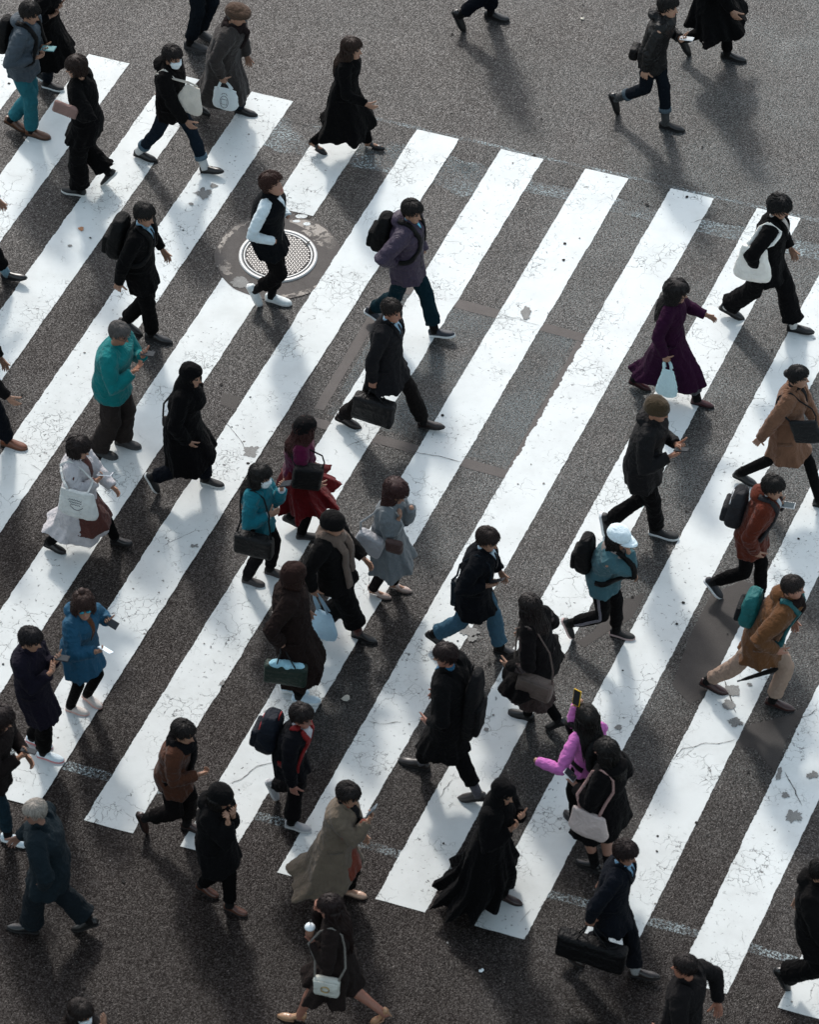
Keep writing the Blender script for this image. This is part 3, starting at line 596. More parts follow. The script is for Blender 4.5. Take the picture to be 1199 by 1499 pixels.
def curtain(g, M, L_, w0=.098, w1=.085, back=-.055, back1=-.13, thick=.03, ph0=70, curl=0, seed=0, fl=0):
    """hair hanging behind and at the sides; M: head matrix, hangs along world -z"""
    rings = []; n1 = 26; nr = 22
    for i in range(nr):
        t = i / (nr - 1); z = .03 - t * (L_ + .03); k = min(1, max(0, (-z - .07) / .10))
        cx = (-.012) * (1 - k) + (back1 * min(1, .75 + .25 * t)) * k; rx = .100 * (1 - k) + .040 * k; ry = w0 * (1 - k) + w1 * (1 - .35 * max(0, t - .5)) * k
        th = thick * (1 - .3 * t); o = []; q = []; p0 = R(ph0 + 22 * k)
        if t > .93: rx *= .8; ry *= .85; th *= .6
        for j in range(n1):
            a = p0 + (2 * math.pi - 2 * p0) * j / (n1 - 1); nzv = float(vnoise(np.array([[math.cos(a) * 5 + seed, math.sin(a) * 5, t * (2 + 6 * curl)]]))[0])
            f = 1 + .10 * nzv + curl * .10 * math.sin(t * 40 + j)
            o.append((cx + rx * f * math.cos(a), ry * f * math.sin(a), z)); q.append((cx + max(.004, rx * f - th) * math.cos(a), max(.004, ry * f - th) * math.sin(a), z))
        rings.append(np.array(o + q[::-1]))
    yaw = M.to_euler().z; M2 = Matrix.Translation(M.translation) @ Matrix.Rotation(math.atan2(M[1][0], M[0][0]), 4, 'Z')
    rr = [np.array([M2 @ V((p[0], p[1], p[2])) for p in r]) for r in rings]; g.loft(rr, True)

def shoe_mesh(kind, col, sole):
    key = ('shoe', kind, tuple(col), tuple(sole))
    if key in _mats: return _mats[key]
    ank = {'sneaker': .075, 'dress': .065, 'boot': .14, 'heel': .035, 'flat': .03, 'high': .12}[kind]; g = G()
    slim = .86 if kind in ('heel', 'flat') else (.93 if kind == 'dress' else 1.04)
    st = [(-.078, .020, .052), (-.068, .032, .062), (-.04, .035, .068), (-.005, .034, .070), (.04, .037, .064), (.08, .044, .050), (.12, .046, .042), (.155, .040, .036), (.18, .028, .030), (.195, .012, .022)]
    if kind in ('heel', 'dress'): st[-2:] = [(.182, .026, .024), (.205, .010, .014)]
    rings = []
    for x, wd, h in st:
        if kind in ('heel', 'flat') and -.05 < x < .09: h *= .62
        r = []
        for a in np.linspace(0, 2 * np.pi, 20, endpoint=False):
            c, s = math.cos(a), math.sin(a); y = wd * slim * math.copysign(abs(c) ** .75, c); z = h * (s if s > 0 else 0) ** .8 if s > 0 else 0
            hz = 0
            if kind == 'heel': hz = .055 * max(0, min(1, (.09 - x) / .12))
            r.append((x, y, .016 + z + hz))
        rings.append(np.array(r))
    g.loft(rings, True)
    if kind not in ('heel', 'flat'):
        g.tube([(-.025, 0, .04), (-.015, 0, .07), (-.010, 0, ank + .01)], [(.045, .036), (.044, .036), (.042, .037)], 16, up=(1, 0, 0))
    if kind in ('sneaker',):
        for q in range(4): x = .045 + q * .019; g.tube([(x, -.022, .066 - q * .005), (x, 0, .075 - q * .006), (x, .022, .066 - q * .005)], .0032, 5, mi=1)
    me = g.mesh('shoe', [plain('shoe_upper', col, .32 if kind in ('dress', 'heel', 'flat', 'boot') else .6, .5), plain('shoe_sole', sole, .6)])
    g2 = G(); rr = []
    th = .024 if kind == 'sneaker' else .014
    for z in (0, .004, th, th + .002):
        r = []; k = .004 if z in (0.0, th + .002) else 0
        pts = [(x, wd * slim + .003 - k) for x, wd, h in st]; pts = [(-.084 + k, .008)] + pts + [(.200 - k, .004)]
        if kind == 'heel': pts = [p for p in pts if p[0] > .03]
        loop = pts + [(x, -y) for x, y in pts[::-1]]; rr.append(np.array([(x, y, z) for x, y in loop]))
    g2.loft(rr, True)
    if kind == 'heel': g2.tube([(-.055, 0, .07), (-.056, 0, .035), (-.052, 0, 0)], [(.022, .022), (.009, .009), (.006, .006)], 8, up=(1, 0, 0))
    me2 = g2.mesh('sole', [plain('shoe_sole', sole, .6)], smooth_=False)
    _mats[key] = (me, me2); return me, me2

# ---------------------------------------------------------------- a person
def ik(a, b, l1, l2, pole):
    d = b - a; L_ = d.length; mx = (l1 + l2) * .995
    if L_ > mx: s = L_ / mx; l1 *= s; l2 *= s
    d.normalize(); x = (l1 * l1 - l2 * l2 + L_ * L_) / (2 * L_); h = math.sqrt(max(0, l1 * l1 - x * x))
    p = pole - d * pole.dot(d); p.normalize(); return a + d * x + p * h
def frame(x, z):
    x = V(x).normalized(); z = V(z); z = (z - x * z.dot(x)).normalized(); y = z.cross(x); m_ = Matrix((x, y, z)).transposed().to_4x4(); return m_
REPORT = []
WRINK = {}
class Person: pass
def person(label, head, feet, yaw=-18, look=0, nod=12, tilt=0, hL=None, hR=None, pL='relax', pR='relax', h=None, hip=None, lean=0.0,
           top=None, bottom=None, shoes=('dress', (.012, .011, .011), (.01, .01, .01)), hair=('short', (.012, .009, .008)), skincol=(.42, .24, .16),
           twist=0, female=False, socks=None, build=1.0, seed=None, bare=False, group='pedestrians on the crossing', size=1.0):
    seed = seed if seed is not None else len(REPORT); rnd = random.Random(seed * 7 + 1)
    p = Person(); F = V((math.cos(R(yaw)), math.sin(R(yaw)), 0)); Lf = V((-F.y, F.x, 0)); Z = V((0, 0, 1)); p.F, p.L = F, Lf
    # feet: (x, y, pitch[, clearance[, yaw offset]]) -- left first
    fp = []
    for q in feet:
        if q is None: fp.append(None); continue
        x, y, pt = q[:3]; cl = q[3] if len(q) > 3 else 0; yo = q[4] if len(q) > 4 else 0
        fx = Matrix.Rotation(R(yaw + yo), 4, 'Z') @ Matrix.Rotation(R(pt), 4, 'Y')
        c0 = V((.055, 0, .04)); lo = min((fx @ (V(a) - c0)).z for a in ((-.078, 0, 0), (.15, 0, 0), (.19, 0, .012)))
        zc = cl - lo; c = on_z(x, y, zc); M = Matrix.Translation(c) @ fx @ Matrix.Translation(-c0); fp.append((M, M @ V((-.012, 0, .085))))
    hz = h; raw = h
    if fp[0] and fp[1]:
        mid = (fp[0][1] + fp[1][1]) / 2
        if hz is None:
            tgt = mid + F * lean; lo, hi = 1.2, 1.9                     # height at which the head ray passes over the feet
            d = ray(*head); ty = tgt.y; t_ = (ty - CAM.y) / d.y; raw = (CAM + d * t_).z; hz = min(1.66, max(1.40, raw))
        H = on_z(head[0], head[1], hz)
    else:
        hz = hz or 1.54; H = on_z(head[0], head[1], hz); raw = hz
        i = 0 if fp[0] else 1
        if fp[i] is None:
            for i_, sg in ((0, 1), (1, -1)):
                a = H - F * lean + F * .22 * sg + Lf * .09 * sg; M = Matrix.Translation(V((a.x, a.y, 0))) @ Matrix.Rotation(R(yaw), 4, 'Z'); fp[i_] = (M, M @ V((-.012, 0, .085)))
        else:
            a = (H - F * lean) * 2 - fp[i][1]; a = V((a.x, a.y, 0)); M = Matrix.Translation(a) @ Matrix.Rotation(R(yaw), 4, 'Z'); fp[1 - i] = (M, M @ V((-.012, 0, .085)))
        mid = (fp[0][1] + fp[1][1]) / 2
    S = hz / 1.55; REPORT.append((label[:30], round(raw, 2), round(hz, 2), round((H - mid).dot(V((0, 1, 0))), 2)))
    hs = 1.0 * (.97 if female else 1.0); nod = nod * .5 - 2 if nod > 0 else nod
    # head frame
    hy = R(yaw + look); HM = Matrix.Translation(H) @ Matrix.Rotation(hy, 4, 'Z') @ Matrix.Rotation(R(nod), 4, 'Y') @ Matrix.Rotation(R(tilt), 4, 'X') @ Matrix.Scale(hs, 4); p.HM = HM; p.H = H
    N = H + V((0, 0, -.155 * S)) - F * (.030 + .03 * math.sin(R(max(0, nod))))         # neck base
    mxy = mid * .6 + V((N.x, N.y, 0)) * .4
    thigh, shin = .435 * S, .405 * S
    P0 = V((mxy.x, mxy.y, 0)); zz = .93 * S
    for M, a in fp:
        for sg in (0,):
            dd = math.hypot(a.x - P0.x, a.y - P0.y); zz = min(zz, a.z + math.sqrt(max(.1, (thigh + shin) ** 2 - dd * dd)) if a.z < .25 else 9)
    Pv = V((P0.x, P0.y, max(min(zz + .03, .93 * S), .80 * S)))
    hw = .085 * S * (1.05 if female else 1)
    shw = (.165 if female else .185) * S * build
    tw = Matrix.Rotation(R(twist), 3, 'Z'); Ls = tw @ Lf; Fs = tw @ F; p.Fs, p.Ls = Fs, Ls
    knees = []; hips = []
    for i, sg in ((0, 1), (1, -1)):
        hp = Pv + Lf * sg * hw + V((0, 0, -.02)); a = fp[i][1]; hips.append(hp); knees.append(ik(hp, a, thigh, shin, F + Lf * sg * .12))
    sh = [N + V((0, 0, -.045 * S)) + Ls * sg * shw for sg in (1, -1)]
    ua, fa = .285 * S, .25 * S; hands = []; elbows = []
    sp_feet = (fp[0][1] - fp[1][1]).dot(F)
    for i, (sg, hh) in enumerate(((1, hL), (-1, hR))):
        if hh is None:
            sw = -.30 * max(-1, min(1, sp_feet * 2)) * sg; wr = sh[i] + V((0, 0, -.50 * S)) + F * (sw * .8 + .05) + Ls * sg * .06
        elif hh[0] == 'rel': wr = sh[i] + F * hh[1] + Ls * sg * hh[2] + V((0, 0, hh[3]))
        elif hh[0] == 'z': wr = on_z(hh[1], hh[2], hh[3])
        elif hh[0] == 'f': c = N + F * hh[3]; wr = on_plane(hh[1], hh[2], c, F)
        else: c = N + Ls * hh[3]; wr = on_plane(hh[1], hh[2], c, Lf)
        hl = .075                                                 # the given point is the middle of the hand
        if hh is not None and hh[0] != 'rel': wr = wr + (sh[i] - wr).normalized() * 0
        d = wr - sh[i]; mx = (ua + fa) * .99 + (hl if hh is not None else 0)
        if d.length > mx: wr = sh[i] + d.normalized() * mx
        pole = -F * .5 - Z * .8 + Ls * sg * .6 if wr.z < sh[i].z - .02 else -Z - F * .1 + Ls * sg * .15
        e = ik(sh[i], wr, ua, fa + (hl if hh is not None and hh[0] != 'rel' else 0), pole); elbows.append(e)
        if hh is not None and hh[0] != 'rel': wr = wr - (wr - e).normalized() * hl
        hands.append(wr)
    p.hand = []; p.handM = []
    ground = V((Pv.x, Pv.y, 0)); root = empty('person', ground, label, 'person', group); p.root = root
    # ---- body: one mesh
    g = G(); b_ = build
    g.tube([Pv + V((0, 0, -.09)), Pv, Pv.lerp(N, .3), Pv.lerp(N, .6), Pv.lerp(N, .85), N + V((0, 0, -.02))], [(.05, .09), (.085 * b_, .14), (.08 * b_, .125), (.09 * b_, .145), (.08, .15), (.05, .06)], 20, up=F)
    g.tube([N + V((0, 0, -.04)), N + (H - N) * .5 + V((0, 0, -.0)), HM @ V((-.02, 0, -.05))], [.058, .052, .055], 14)
    for i in (0, 1):
        a = fp[i][1]; k = knees[i]; kl = 1.0 if bare else .82; hp = hips[i]
        g.tube([hp + V((0, 0, .03)), hp.lerp(k, .3), hp.lerp(k, .8), k, k.lerp(a, .28), k.lerp(a, .7), a, fp[i][0] @ V((-.01, 0, .045))], [.078 * kl, .078 * kl, .058 * kl, .055 * kl, .056 * kl, .040 * kl, .036, .034], 12)
        if kl == 1.0 or True: g.tube([fp[i][0] @ V((-.05, 0, .035)), fp[i][0] @ V((.03, 0, .038)), fp[i][0] @ V((.10, 0, .03)), fp[i][0] @ V((.155, 0, .026))], [.018, .019, .017, .010] if shoes and shoes[0] not in ('heel', 'flat') else [.022, .024, .020, .012], 10)
        s0 = sh[i]; e = elbows[i]; wr = hands[i]
        g.tube([N.lerp(s0, .5), s0, s0.lerp(e, .5), e, e.lerp(wr, .4), wr, wr + (wr - e).normalized() * .02], [.05, .048, .040, .036, .036, .026, .024], 12)
    co, no, fs = remesh(g, .011, 2); B = G(); B.add(co, fs, 0)
    hv = np.array([HM @ V(x) for x in HEADV]); B.add(hv, HEAD.f, 0); B.mi[-len(HEAD.f):] = HEAD.mi
    for i, (sg, ps) in enumerate(((1, pL), (-1, pR))):
        if ps is None: p.hand.append(hands[i]); p.handM.append(None); continue
        d = (hands[i] - elbows[i]).normalized()
        palm = (-Ls * sg) if ps in ('relax', 'grip') else (Z * .85 - F * .5 if hands[i].z > elbows[i].z - .05 else -Ls * sg)
        if ps == 'grip' or ps == 'relax':
            d = (d * .6 + V((0, 0, -1)) * .4).normalized() if ps == 'grip' else d
        zc = -palm
        M = Matrix.Translation(hands[i]) @ frame(d, zc) @ Matrix.Scale((.92 if female else 1.0) * S * .98, 4)
        hc, hf = HANDS[ps]; th = V((0, 1, 0)) if M.to_3x3() @ V((0, 1, 0)) and ((M.to_3x3() @ V((0, 1, 0))).dot(F * .8 + Z * .6 + (-Ls * sg) * .3) > 0) else V((0, -1, 0))
        yy = 1 if th.y > 0 else -1; hv = hc * np.array([1, yy, 1]); f2 = hf if yy > 0 else [q[::-1] for q in hf]
        B.add(np.array([M @ V(x) for x in hv]), f2, 0); p.hand.append(M @ V((.09, 0, -.025))); p.handM.append(M)
    p.body = B.obj('body', [skin(skincol), plain('lips', (.30, .11, .09), .5), plain('brow', (.02, .015, .012), .8), plain('eye', (.03, .025, .022), .25)], root)
    # ---- trousers / skirt
    p.garm = {}
    if bottom:
        kind, col = bottom[0], bottom[1]; o_ = bottom[2] if len(bottom) > 2 else {}
        wd = {'slim': .062, 'straight': .078, 'wide': .105, 'tights': .050}[kind]; hem = o_.get('hem', .03); g = G()
        rk = {'slim': .070, 'straight': .082, 'wide': .105, 'tights': .058}[kind]
        rt = {'slim': .092, 'straight': .098, 'wide': .112, 'tights': .082}[kind] * S
        g.tube([Pv + V((0, 0, -.10)), Pv + V((0, 0, -.03)), Pv + V((0, 0, .05)), Pv + V((0, 0, .12))], [(.07, .13), (.115, .165), (.105, .155), (.09, .135)], 20, up=F)
        for i in (0, 1):
            a = fp[i][1]; k = knees[i]; hp = hips[i]; end = k.lerp(a, 1 - hem / .4 if kind != 'tights' else 1.02); dn = (a - k).normalized(); F2 = F
            pts = [hp + V((0, 0, .03)), hp.lerp(k, .25), hp.lerp(k, .6), hp.lerp(k, .9), k, k.lerp(end, .15), k.lerp(end, .55), k.lerp(end, .85), end]
            g.tube(pts, [rt, rt, (rt + rk) / 2, rk, rk * 1.02, rk * .98, (rk * .5 + wd * .5), wd, wd * (1.0 if kind != 'wide' else 1.15)], 18)
        co, no, fs = remesh(g, .0105, 3)
        X = co * np.array([7, 7, 13]); W = vnoise(X + seed) * .008 - np.abs(vnoise(co * np.array([12, 12, 7]) + seed * 2)) ** .7 * .010 + vnoise(co * 30 + seed) * .0035; sc = {'tights': .15, 'slim': .8, 'straight': 1.1, 'wide': 1.2}[kind]
        X2 = co * np.array([16, 16, 40]); W += .004 * np.abs(vnoise(X2)) * (co[:, 2] < .35)
        co = co + no * (W * sc)[:, None]
        p.garm['bottom'] = finish('tights' if kind == 'tights' else 'trousers', co, fs, cloth(col, .9, o_.get('fab', 'denim')), root)
        if o_.get('cuff'):
            for i in (0, 1):
                a = fp[i][1]; k = knees[i]; end = k.lerp(a, 1 - hem / .4); d = (a - k).normalized(); q = G(); q.tube([end - d * .035, end - d * .03, end + d * .012, end + d * .014], [wd * .9, wd * 1.1, wd * 1.1, wd * .9], 18); q.obj('cuff', cloth(o_['cuff'], .9, 'denim'), root)
        if o_.get('stripe'):
            bv = bvh_of(co, fs)
            for i, sg in ((1, -1),):
                q = G(); a = fp[i][1]; path = [hips[i].lerp(knees[i], t) for t in np.linspace(0, 1, 9)] + [knees[i].lerp(a, t) for t in np.linspace(.1, .9, 8)]
                ribbon(q, bv, [x + Lf * sg * .25 for x in path], .013, .006, Lf * -sg); q.obj('side_stripe', cloth(o_['stripe'], .8), root)
    if socks is None and not bare and shoes and shoes[0] in ('dress', 'sneaker', 'boot'): socks = (.014, .013, .013)
    if socks:
        for i in (0, 1):
            a = fp[i][1]; k = knees[i]; q = G(); q.tube([a.lerp(k, -.10), a.lerp(k, .1), a.lerp(k, .42), a.lerp(k, .43)], [.044, .045, .050, .04], 14); q.obj('sock', cloth(socks, .9, 'knit'), root)
    # ---- shoes
    if shoes:
        me, me2 = shoe_mesh(*shoes)
        for i, (M, a) in enumerate(fp):
            o = link('shoe', me, root); o.matrix_local = Matrix.Translation(-ground) @ M @ Matrix.Scale(S * (.92 if female else 1.0), 4); o2 = link('sole', me2, o)
        if shoes[0] in ('heel',): pass
    # ---- upper garments
    p.N, p.P, p.S, p.sh, p.el, p.wr, p.hips, p.knees, p.fp, p.tops, p.shw = N, Pv, S, sh, elbows, hands, hips, knees, fp, [], shw
    for gi, t in enumerate(top or []): garment(p, gi, seed + gi * 17, build, female, **t)
    # ---- hair
    if hair:
        style, hc = hair[0], hair[1]; g = hair_shell('tied' if style in ('bun', 'pony', 'none', 'bobhat') else (style if style != 'longcurly' else 'curly'), seed + 1); hv = np.array([HM @ V(x) for x in np.concatenate(g.v)]); q = G(); q.add(hv, g.f); q2 = G()
        ho = hair[2] if len(hair) > 2 else {}
        if style in ('bob', 'bobhat'): curtain(q2, HM, ho.get('L', .13), .102, .09, back1=-.02, thick=.035, ph0=50, seed=seed)
        if style in ('long', 'longcurly'): curtain(q2, HM, ho.get('L', .38), .106, .105, back1=ho.get('back', -.15), thick=.05, ph0=56, seed=seed, curl=1 if style == 'longcurly' else ho.get('wave', 0))
        if style == 'curly': curtain(q2, HM, ho.get('L', .26), .118, .13, back1=-.08, thick=.06, ph0=50, curl=1.2, seed=seed)
        if style == 'bun': q2.ball(HM @ V((-.085, 0, .085)), (.048, .052, .045), 16)
        if style == 'pony':
            b0 = HM @ V((-.105, 0, .03)); Ln = ho.get('L', .3); q2.tube([b0 + F * .02, b0 - F * .04, b0 - F * .065 + V((0, 0, -.08)), b0 - F * .06 + V((0, 0, -Ln * .7)), b0 - F * .05 + V((0, 0, -Ln))], [.02, .034, .045, .038, .008], 14)
        if q2.n:
            v2 = np.concatenate(q2.v); nn = vnoise(v2 * 40) * .006; v2 = v2 + np.stack([nn, nn, nn * .3], 1); q.add(v2, q2.f)
        if not ho.get('hat'): locks(q, HM, 'tied' if style in ('bun', 'pony', 'none', 'bobhat') else ('curly' if style == 'longcurly' else style), seed)
        if style in ('bob', 'bobhat'): curtain_locks(q, HM, ho.get('L', .13), .104, .092, -.02, 50, seed, 0)
        if style in ('long', 'longcurly'): curtain_locks(q, HM, ho.get('L', .38), .108, .107, ho.get('back', -.15), 56, seed, 1 if style == 'longcurly' else 0)
        if style == 'curly': curtain_locks(q, HM, ho.get('L', .26), .12, .132, -.08, 50, seed, 1.3)
        p.hair = q.obj('hair', hairmat(hc), root)
    return p

def ribbon(g, bv, path, half, off, inward=None, n_sub=6):
    """a strap that lies on a garment: points are cast inward on the surface, else snapped to it"""
    P = []; 
    for a, b in zip(path[:-1], path[1:]):
        for i in range(n_sub): P.append(a.lerp(b, i / n_sub))
    P.append(path[-1]); Q = []
    for x in P:
        hit = None
        if inward is not None:
            r = bv.ray_cast(x, inward); hit = (r[0], r[1]) if r[0] is not None else None
        if hit is None: r = bv.find_nearest(x); hit = (r[0], r[1])
        n_ = hit[1]; 
        Q.append((hit[0], n_))
    pts = [q[0] for q in Q]
    for _ in range(3): pts = [pts[0]] + [(pts[i - 1] + pts[i] * 2 + pts[i + 1]) / 4 for i in range(1, len(pts) - 1)] + [pts[-1]]
    rings = []
    for i, q in enumerate(Q):
        t = (pts[min(i + 1, len(pts) - 1)] - pts[max(0, i - 1)])
        if t.length < 1e-5: continue
        t.normalize(); n_ = (q[1] - t * q[1].dot(t)); 
        if n_.length < .05: continue
        n_.normalize(); s_ = t.cross(n_); c = pts[i]
        rings.append(np.array([c - s_ * half - n_ * .01, c - s_ * half + n_ * off, c + s_ * half + n_ * off, c + s_ * half - n_ * .01]))
    if len(rings) > 1: g.loft(rings, True)

def garment(p, gi, seed, build, female, kind='jacket', col=(.012, .011, .012), hem=None, thick=.012, puff=0, flare=0.0, sweep=0.0, fab='wool', sleeves=True, collar='collar', folds=.010, nf=7, lat=0.0,
            open_=False, shirt=None, tie=None, hood=None, belt=None, zip_=None, wr=1.0, slv=1.0, sag=0, front=0, jag=0, cuffcol=None, name=None, short=0, rough=.92, lapel=None):
    F, Lf, Fs, Ls, N, Pv, S = p.F, p.L, p.Fs, p.Ls, p.N, p.P, p.S; Z = V((0, 0, 1)); g = G(); b = build; t = thick
    hem = {'jacket': .76, 'coat': .48, 'long': .34, 'vest': .78, 'shirt': .82, 'skirt': .50, 'dress': .5}[kind] if hem is None else hem
    hem *= 1 if hem < .6 else S
    if kind != 'skirt':
        A = lambda k: Pv.lerp(N, k)
        rings = []
        spec = [(N + V((0, 0, .035)) , .062, .060), (N + V((0, 0, .005)), .078 + t * .6, .075 + t * .6), (N + V((0, 0, -.025 * S)), .086 + t, p.shw * .72 + t * .4), (N + V((0, 0, -.055 * S)), .100 * b + t, p.shw * .98 + t * .4), (A(.78), .116 * b + t, p.shw * .98 + t),
                (A(.58), (.120 if not female else .122) * b + t, .150 * S * b + t), (A(.35), (.112 if not female else .100) * b + t, (.146 if not female else .128) * S * b + t + lat * .2), (A(.10), .122 * b + t, .155 * S * b + t + lat * .4)]
        for c, rx, ry in spec: rings.append((c, rx, ry, 1.0))
    else: rings = [(Pv + V((0, 0, .10)), .105 + t, .135 + t, .0), (Pv + V((0, 0, .04)), .115 + t, .155 + t, 0)]
    z0 = rings[-1][0].z; top_c, trx, try_ = rings[-1][0], rings[-1][1], rings[-1][2]; nr = 9
    for i in range(1, nr + 1):
        k = i / nr; z = z0 + (hem - z0) * k
        fr, bk, lt = -9, 9, 0
        for j in (0, 1):                                          # keep the thighs inside
            h_, kn, an = p.hips[j], p.knees[j], p.fp[j][1]
            if z > kn.z: q = h_.lerp(kn, max(0, min(1, (h_.z - z) / max(.05, h_.z - kn.z))))
            else: q = kn.lerp(an, max(0, min(1, (kn.z - z) / max(.05, kn.z - an.z))))
            q = q - Pv; fr = max(fr, q.dot(F)); bk = min(bk, q.dot(F)); lt = max(lt, abs(q.dot(Lf)))
        rx0 = (fr - bk) / 2 + (.085 if hem > .4 else .115) + t * .5; cx = (fr + bk) / 2
        e = k ** 1.2; cxx = cx * min(1, k * 1.4) + sweep * e; rx = max(trx + flare * e, rx0 if z < z0 - .08 else trx); ry = max(try_ + flare * .8 * e + lat * e, lt + .07 + t * .5)
        c = Pv + F * cxx; c.z = z; rings.append((c, rx, ry, 0))
    n = 64; R_ = []; cum0 = len(rings) - nr
    for i, (c, rx, ry, up) in enumerate(rings):
        k = max(0, (i - cum0 + 1) / nr); fx, lx = (Fs, Ls) if up else (F * max(0, k) + Fs * (1 - k), None)
        fx = fx.normalized(); lx = V((-fx.y, fx.x, 0)); r = []
        for j in range(n):
            a = 2 * math.pi * j / n; fo = 1 + folds * k / .12 * (math.sin(nf * a + seed) * .7 + math.sin((nf * 2 + 1) * a + seed * 2) * .35)
            ca, sa = math.cos(a), math.sin(a); ex = .88; x = rx * fo * math.copysign(abs(ca) ** ex, ca); y = ry * fo * math.copysign(abs(sa) ** ex, sa)
            pt = c + fx * (x + (front * k if ca > 0 else 0)) + lx * y
            if k > 0 and jag: pt.z += jag * k * k * (math.sin(nf * a * 1.0 + 1) + .6 * math.sin(nf * 2.3 * a + seed))
            if k > 0: pt.z += .012 * k * math.sin(3 * a + seed)
            r.append(pt)
        R_.append(np.array(r))
    g.loft(R_[::-1], True)
    if sleeves:
        for i, sg in ((0, 1), (1, -1)):
            s0, e, wr_ = p.sh[i], p.el[i], p.wr[i]; ru = (.060 + t * .62) * slv * (b * .5 + .5); re = (.049 + t * .62) * slv; rw = (.040 + t * .5) * slv
            end = e.lerp(wr_, .97 - short); 
            g.tube([N.lerp(s0, .45) + V((0, 0, -.01)), s0 + (N - s0) * .12 + V((0, 0, .0)), s0.lerp(e, .25), s0.lerp(e, .7), e, e.lerp(end, .3), e.lerp(end, .7), end, end + (end - e).normalized() * .004],
                   [.070 + t, ru * 1.08, ru * 1.02, re * 1.1, re * 1.12, re * 1.06, (re + rw) / 2, rw, rw * .9], 16)
    if collar == 'collar': g.tube([N + V((0, 0, -.02)), N + V((0, 0, .03)) + F * .005, N + V((0, 0, .062)) + F * .004, N + V((0, 0, .066))], [(.085, .085), (.074, .076), (.070, .074), (.06, .06)], 20, up=F)
    if collar == 'high': g.tube([N + V((0, 0, -.02)), N + V((0, 0, .04)) + F * .01, N + V((0, 0, .085)) + F * .012, N + V((0, 0, .09)) + F * .012], [(.10, .10), (.088, .088), (.084, .086), (.07, .07)], 20, up=F)
    if hood: 
        c = N - F * .095 + V((0, 0, .035)); g.ball(c, (.075, .115, .065), 18, 0, Matrix.Rotation(math.atan2(F.y, F.x), 4, 'Z')); g.tube([N + F * .05 + Ls * .07, N + Ls * .10 + V((0, 0, .02)), N - F * .09 + V((0, 0, .045)), N - Ls * .10 + V((0, 0, .02)), N + F * .05 - Ls * .07], [.02, .04, .055, .04, .02], 12)
    co, no, fs = remesh(g, .0095, 3)
    if hood == 'up': pass
    wp = co + .05 * np.stack([vnoise(co * 5 + 9), vnoise(co * 5 + 31), vnoise(co * 5 + 57)], 1)
    Wn = vnoise(wp * np.array([7, 7, 3.2]) + seed) * .010 - np.abs(vnoise(wp * np.array([11, 11, 5.5]) + seed * 2)) ** .7 * .013 - np.abs(vnoise(wp @ np.array([[12, 5, 3], [-5, 12, 3], [6, 6, 11]]) + seed * 3)) ** .8 * .009 + vnoise(co * 34) * .002 + .006
    # creases round the bent elbows and armpits
    for e in p.el + p.sh:
        d = np.linalg.norm(co - np.array(e), axis=1); Wn += np.exp(-(d / .09) ** 2) * .007 * np.sin(d * 150 + 4 * vnoise(co * 9))
    if puff:
        axis = co[:, 2] * 2 * np.pi / .085 + .5 * vnoise(co * 4)
        Wn = Wn * .6 + puff * (np.abs(np.sin(axis / 2)) ** .6 - .6)
    if fab == 'fur': Wn += vnoise(co * 60) * .008
    co = co + no * (Wn * wr * .8)[:, None]
    nm = name or {'jacket': 'jacket', 'coat': 'coat', 'long': 'coat', 'vest': 'vest', 'shirt': 'shirt', 'skirt': 'skirt', 'dress': 'dress'}[kind]
    o = finish(nm, co, fs, cloth(col, rough, fab), p.root); bv = bvh_of(co, fs); p.tops.append((o, bv)); p.bv = bv
    # ---- trims laid on the cloth
    def P_(z, y, fr=.4): 
        c = Pv.lerp(N, (z - Pv.z) / (N.z - Pv.z)); return V((c.x, c.y, z)) + Fs * fr + Ls * y
    def patchy(nm_, rows, mat, off):
        vs = []; m_ = 8
        for z, a, b2 in rows:
            for j in range(m_ + 1):
                y = a + (b2 - a) * j / m_; r = bv.ray_cast(P_(z, y), -Fs); q = r[0] if r[0] is not None else bv.find_nearest(P_(z, y, .1))[0]; vs.append(q + Fs * off)
        n_ = len(vs); fs_ = []; rr = len(rows)
        for i in range(rr - 1):
            for j in range(m_): a = i * (m_ + 1) + j; fs_.append((a, a + 1, a + m_ + 2, a + m_ + 1))
        G_ = G(); back = [v - Fs * (off + .012) for v in vs]; edge = [j for j in range(m_ + 1)] + [i * (m_ + 1) + m_ for i in range(1, rr)] + [(rr - 1) * (m_ + 1) + j for j in range(m_ - 1, -1, -1)] + [i * (m_ + 1) for i in range(rr - 2, 0, -1)]
        f2 = [tuple(x + n_ for x in q[::-1]) for q in fs_]; f3 = [(edge[k], edge[(k + 1) % len(edge)], edge[(k + 1) % len(edge)] + n_, edge[k] + n_) for k in range(len(edge))]
        G_.add(vs + back, fs_ + f2 + f3); G_.obj(nm_, mat, p.root)
    if shirt:
        sc, zb = shirt[0], shirt[1] if len(shirt) > 1 else .20; sw = shirt[2] if len(shirt) > 2 else .055; pb = shirt[3] if len(shirt) > 3 else 0
        zt = N.z + .02; rows = [(zt - (zb + .02) * k, -(sw * (1 - k) ** .8 + pb), (sw * (1 - k) ** .8 + pb)) for k in np.linspace(0, 1, 10)]
        patchy('shirt', rows, cloth(sc, .85, 'knit'), .007)
        q = G(); q.tube([N + V((0, 0, .01)) + F * .012, N + V((0, 0, .05)) + F * .016, N + V((0, 0, .074)) + F * .016], [(.066, .066), (.061, .060), (.058, .056)], 20, up=F); q.obj('shirt_collar', cloth(sc, .85, 'knit'), p.root)
        if tie: patchy('tie', [(N.z + .0 - .19 * k, -.012 - .010 * k, .012 + .010 * k) for k in np.linspace(0, 1, 7)], cloth(tie, .6, 'nylon'), .013)
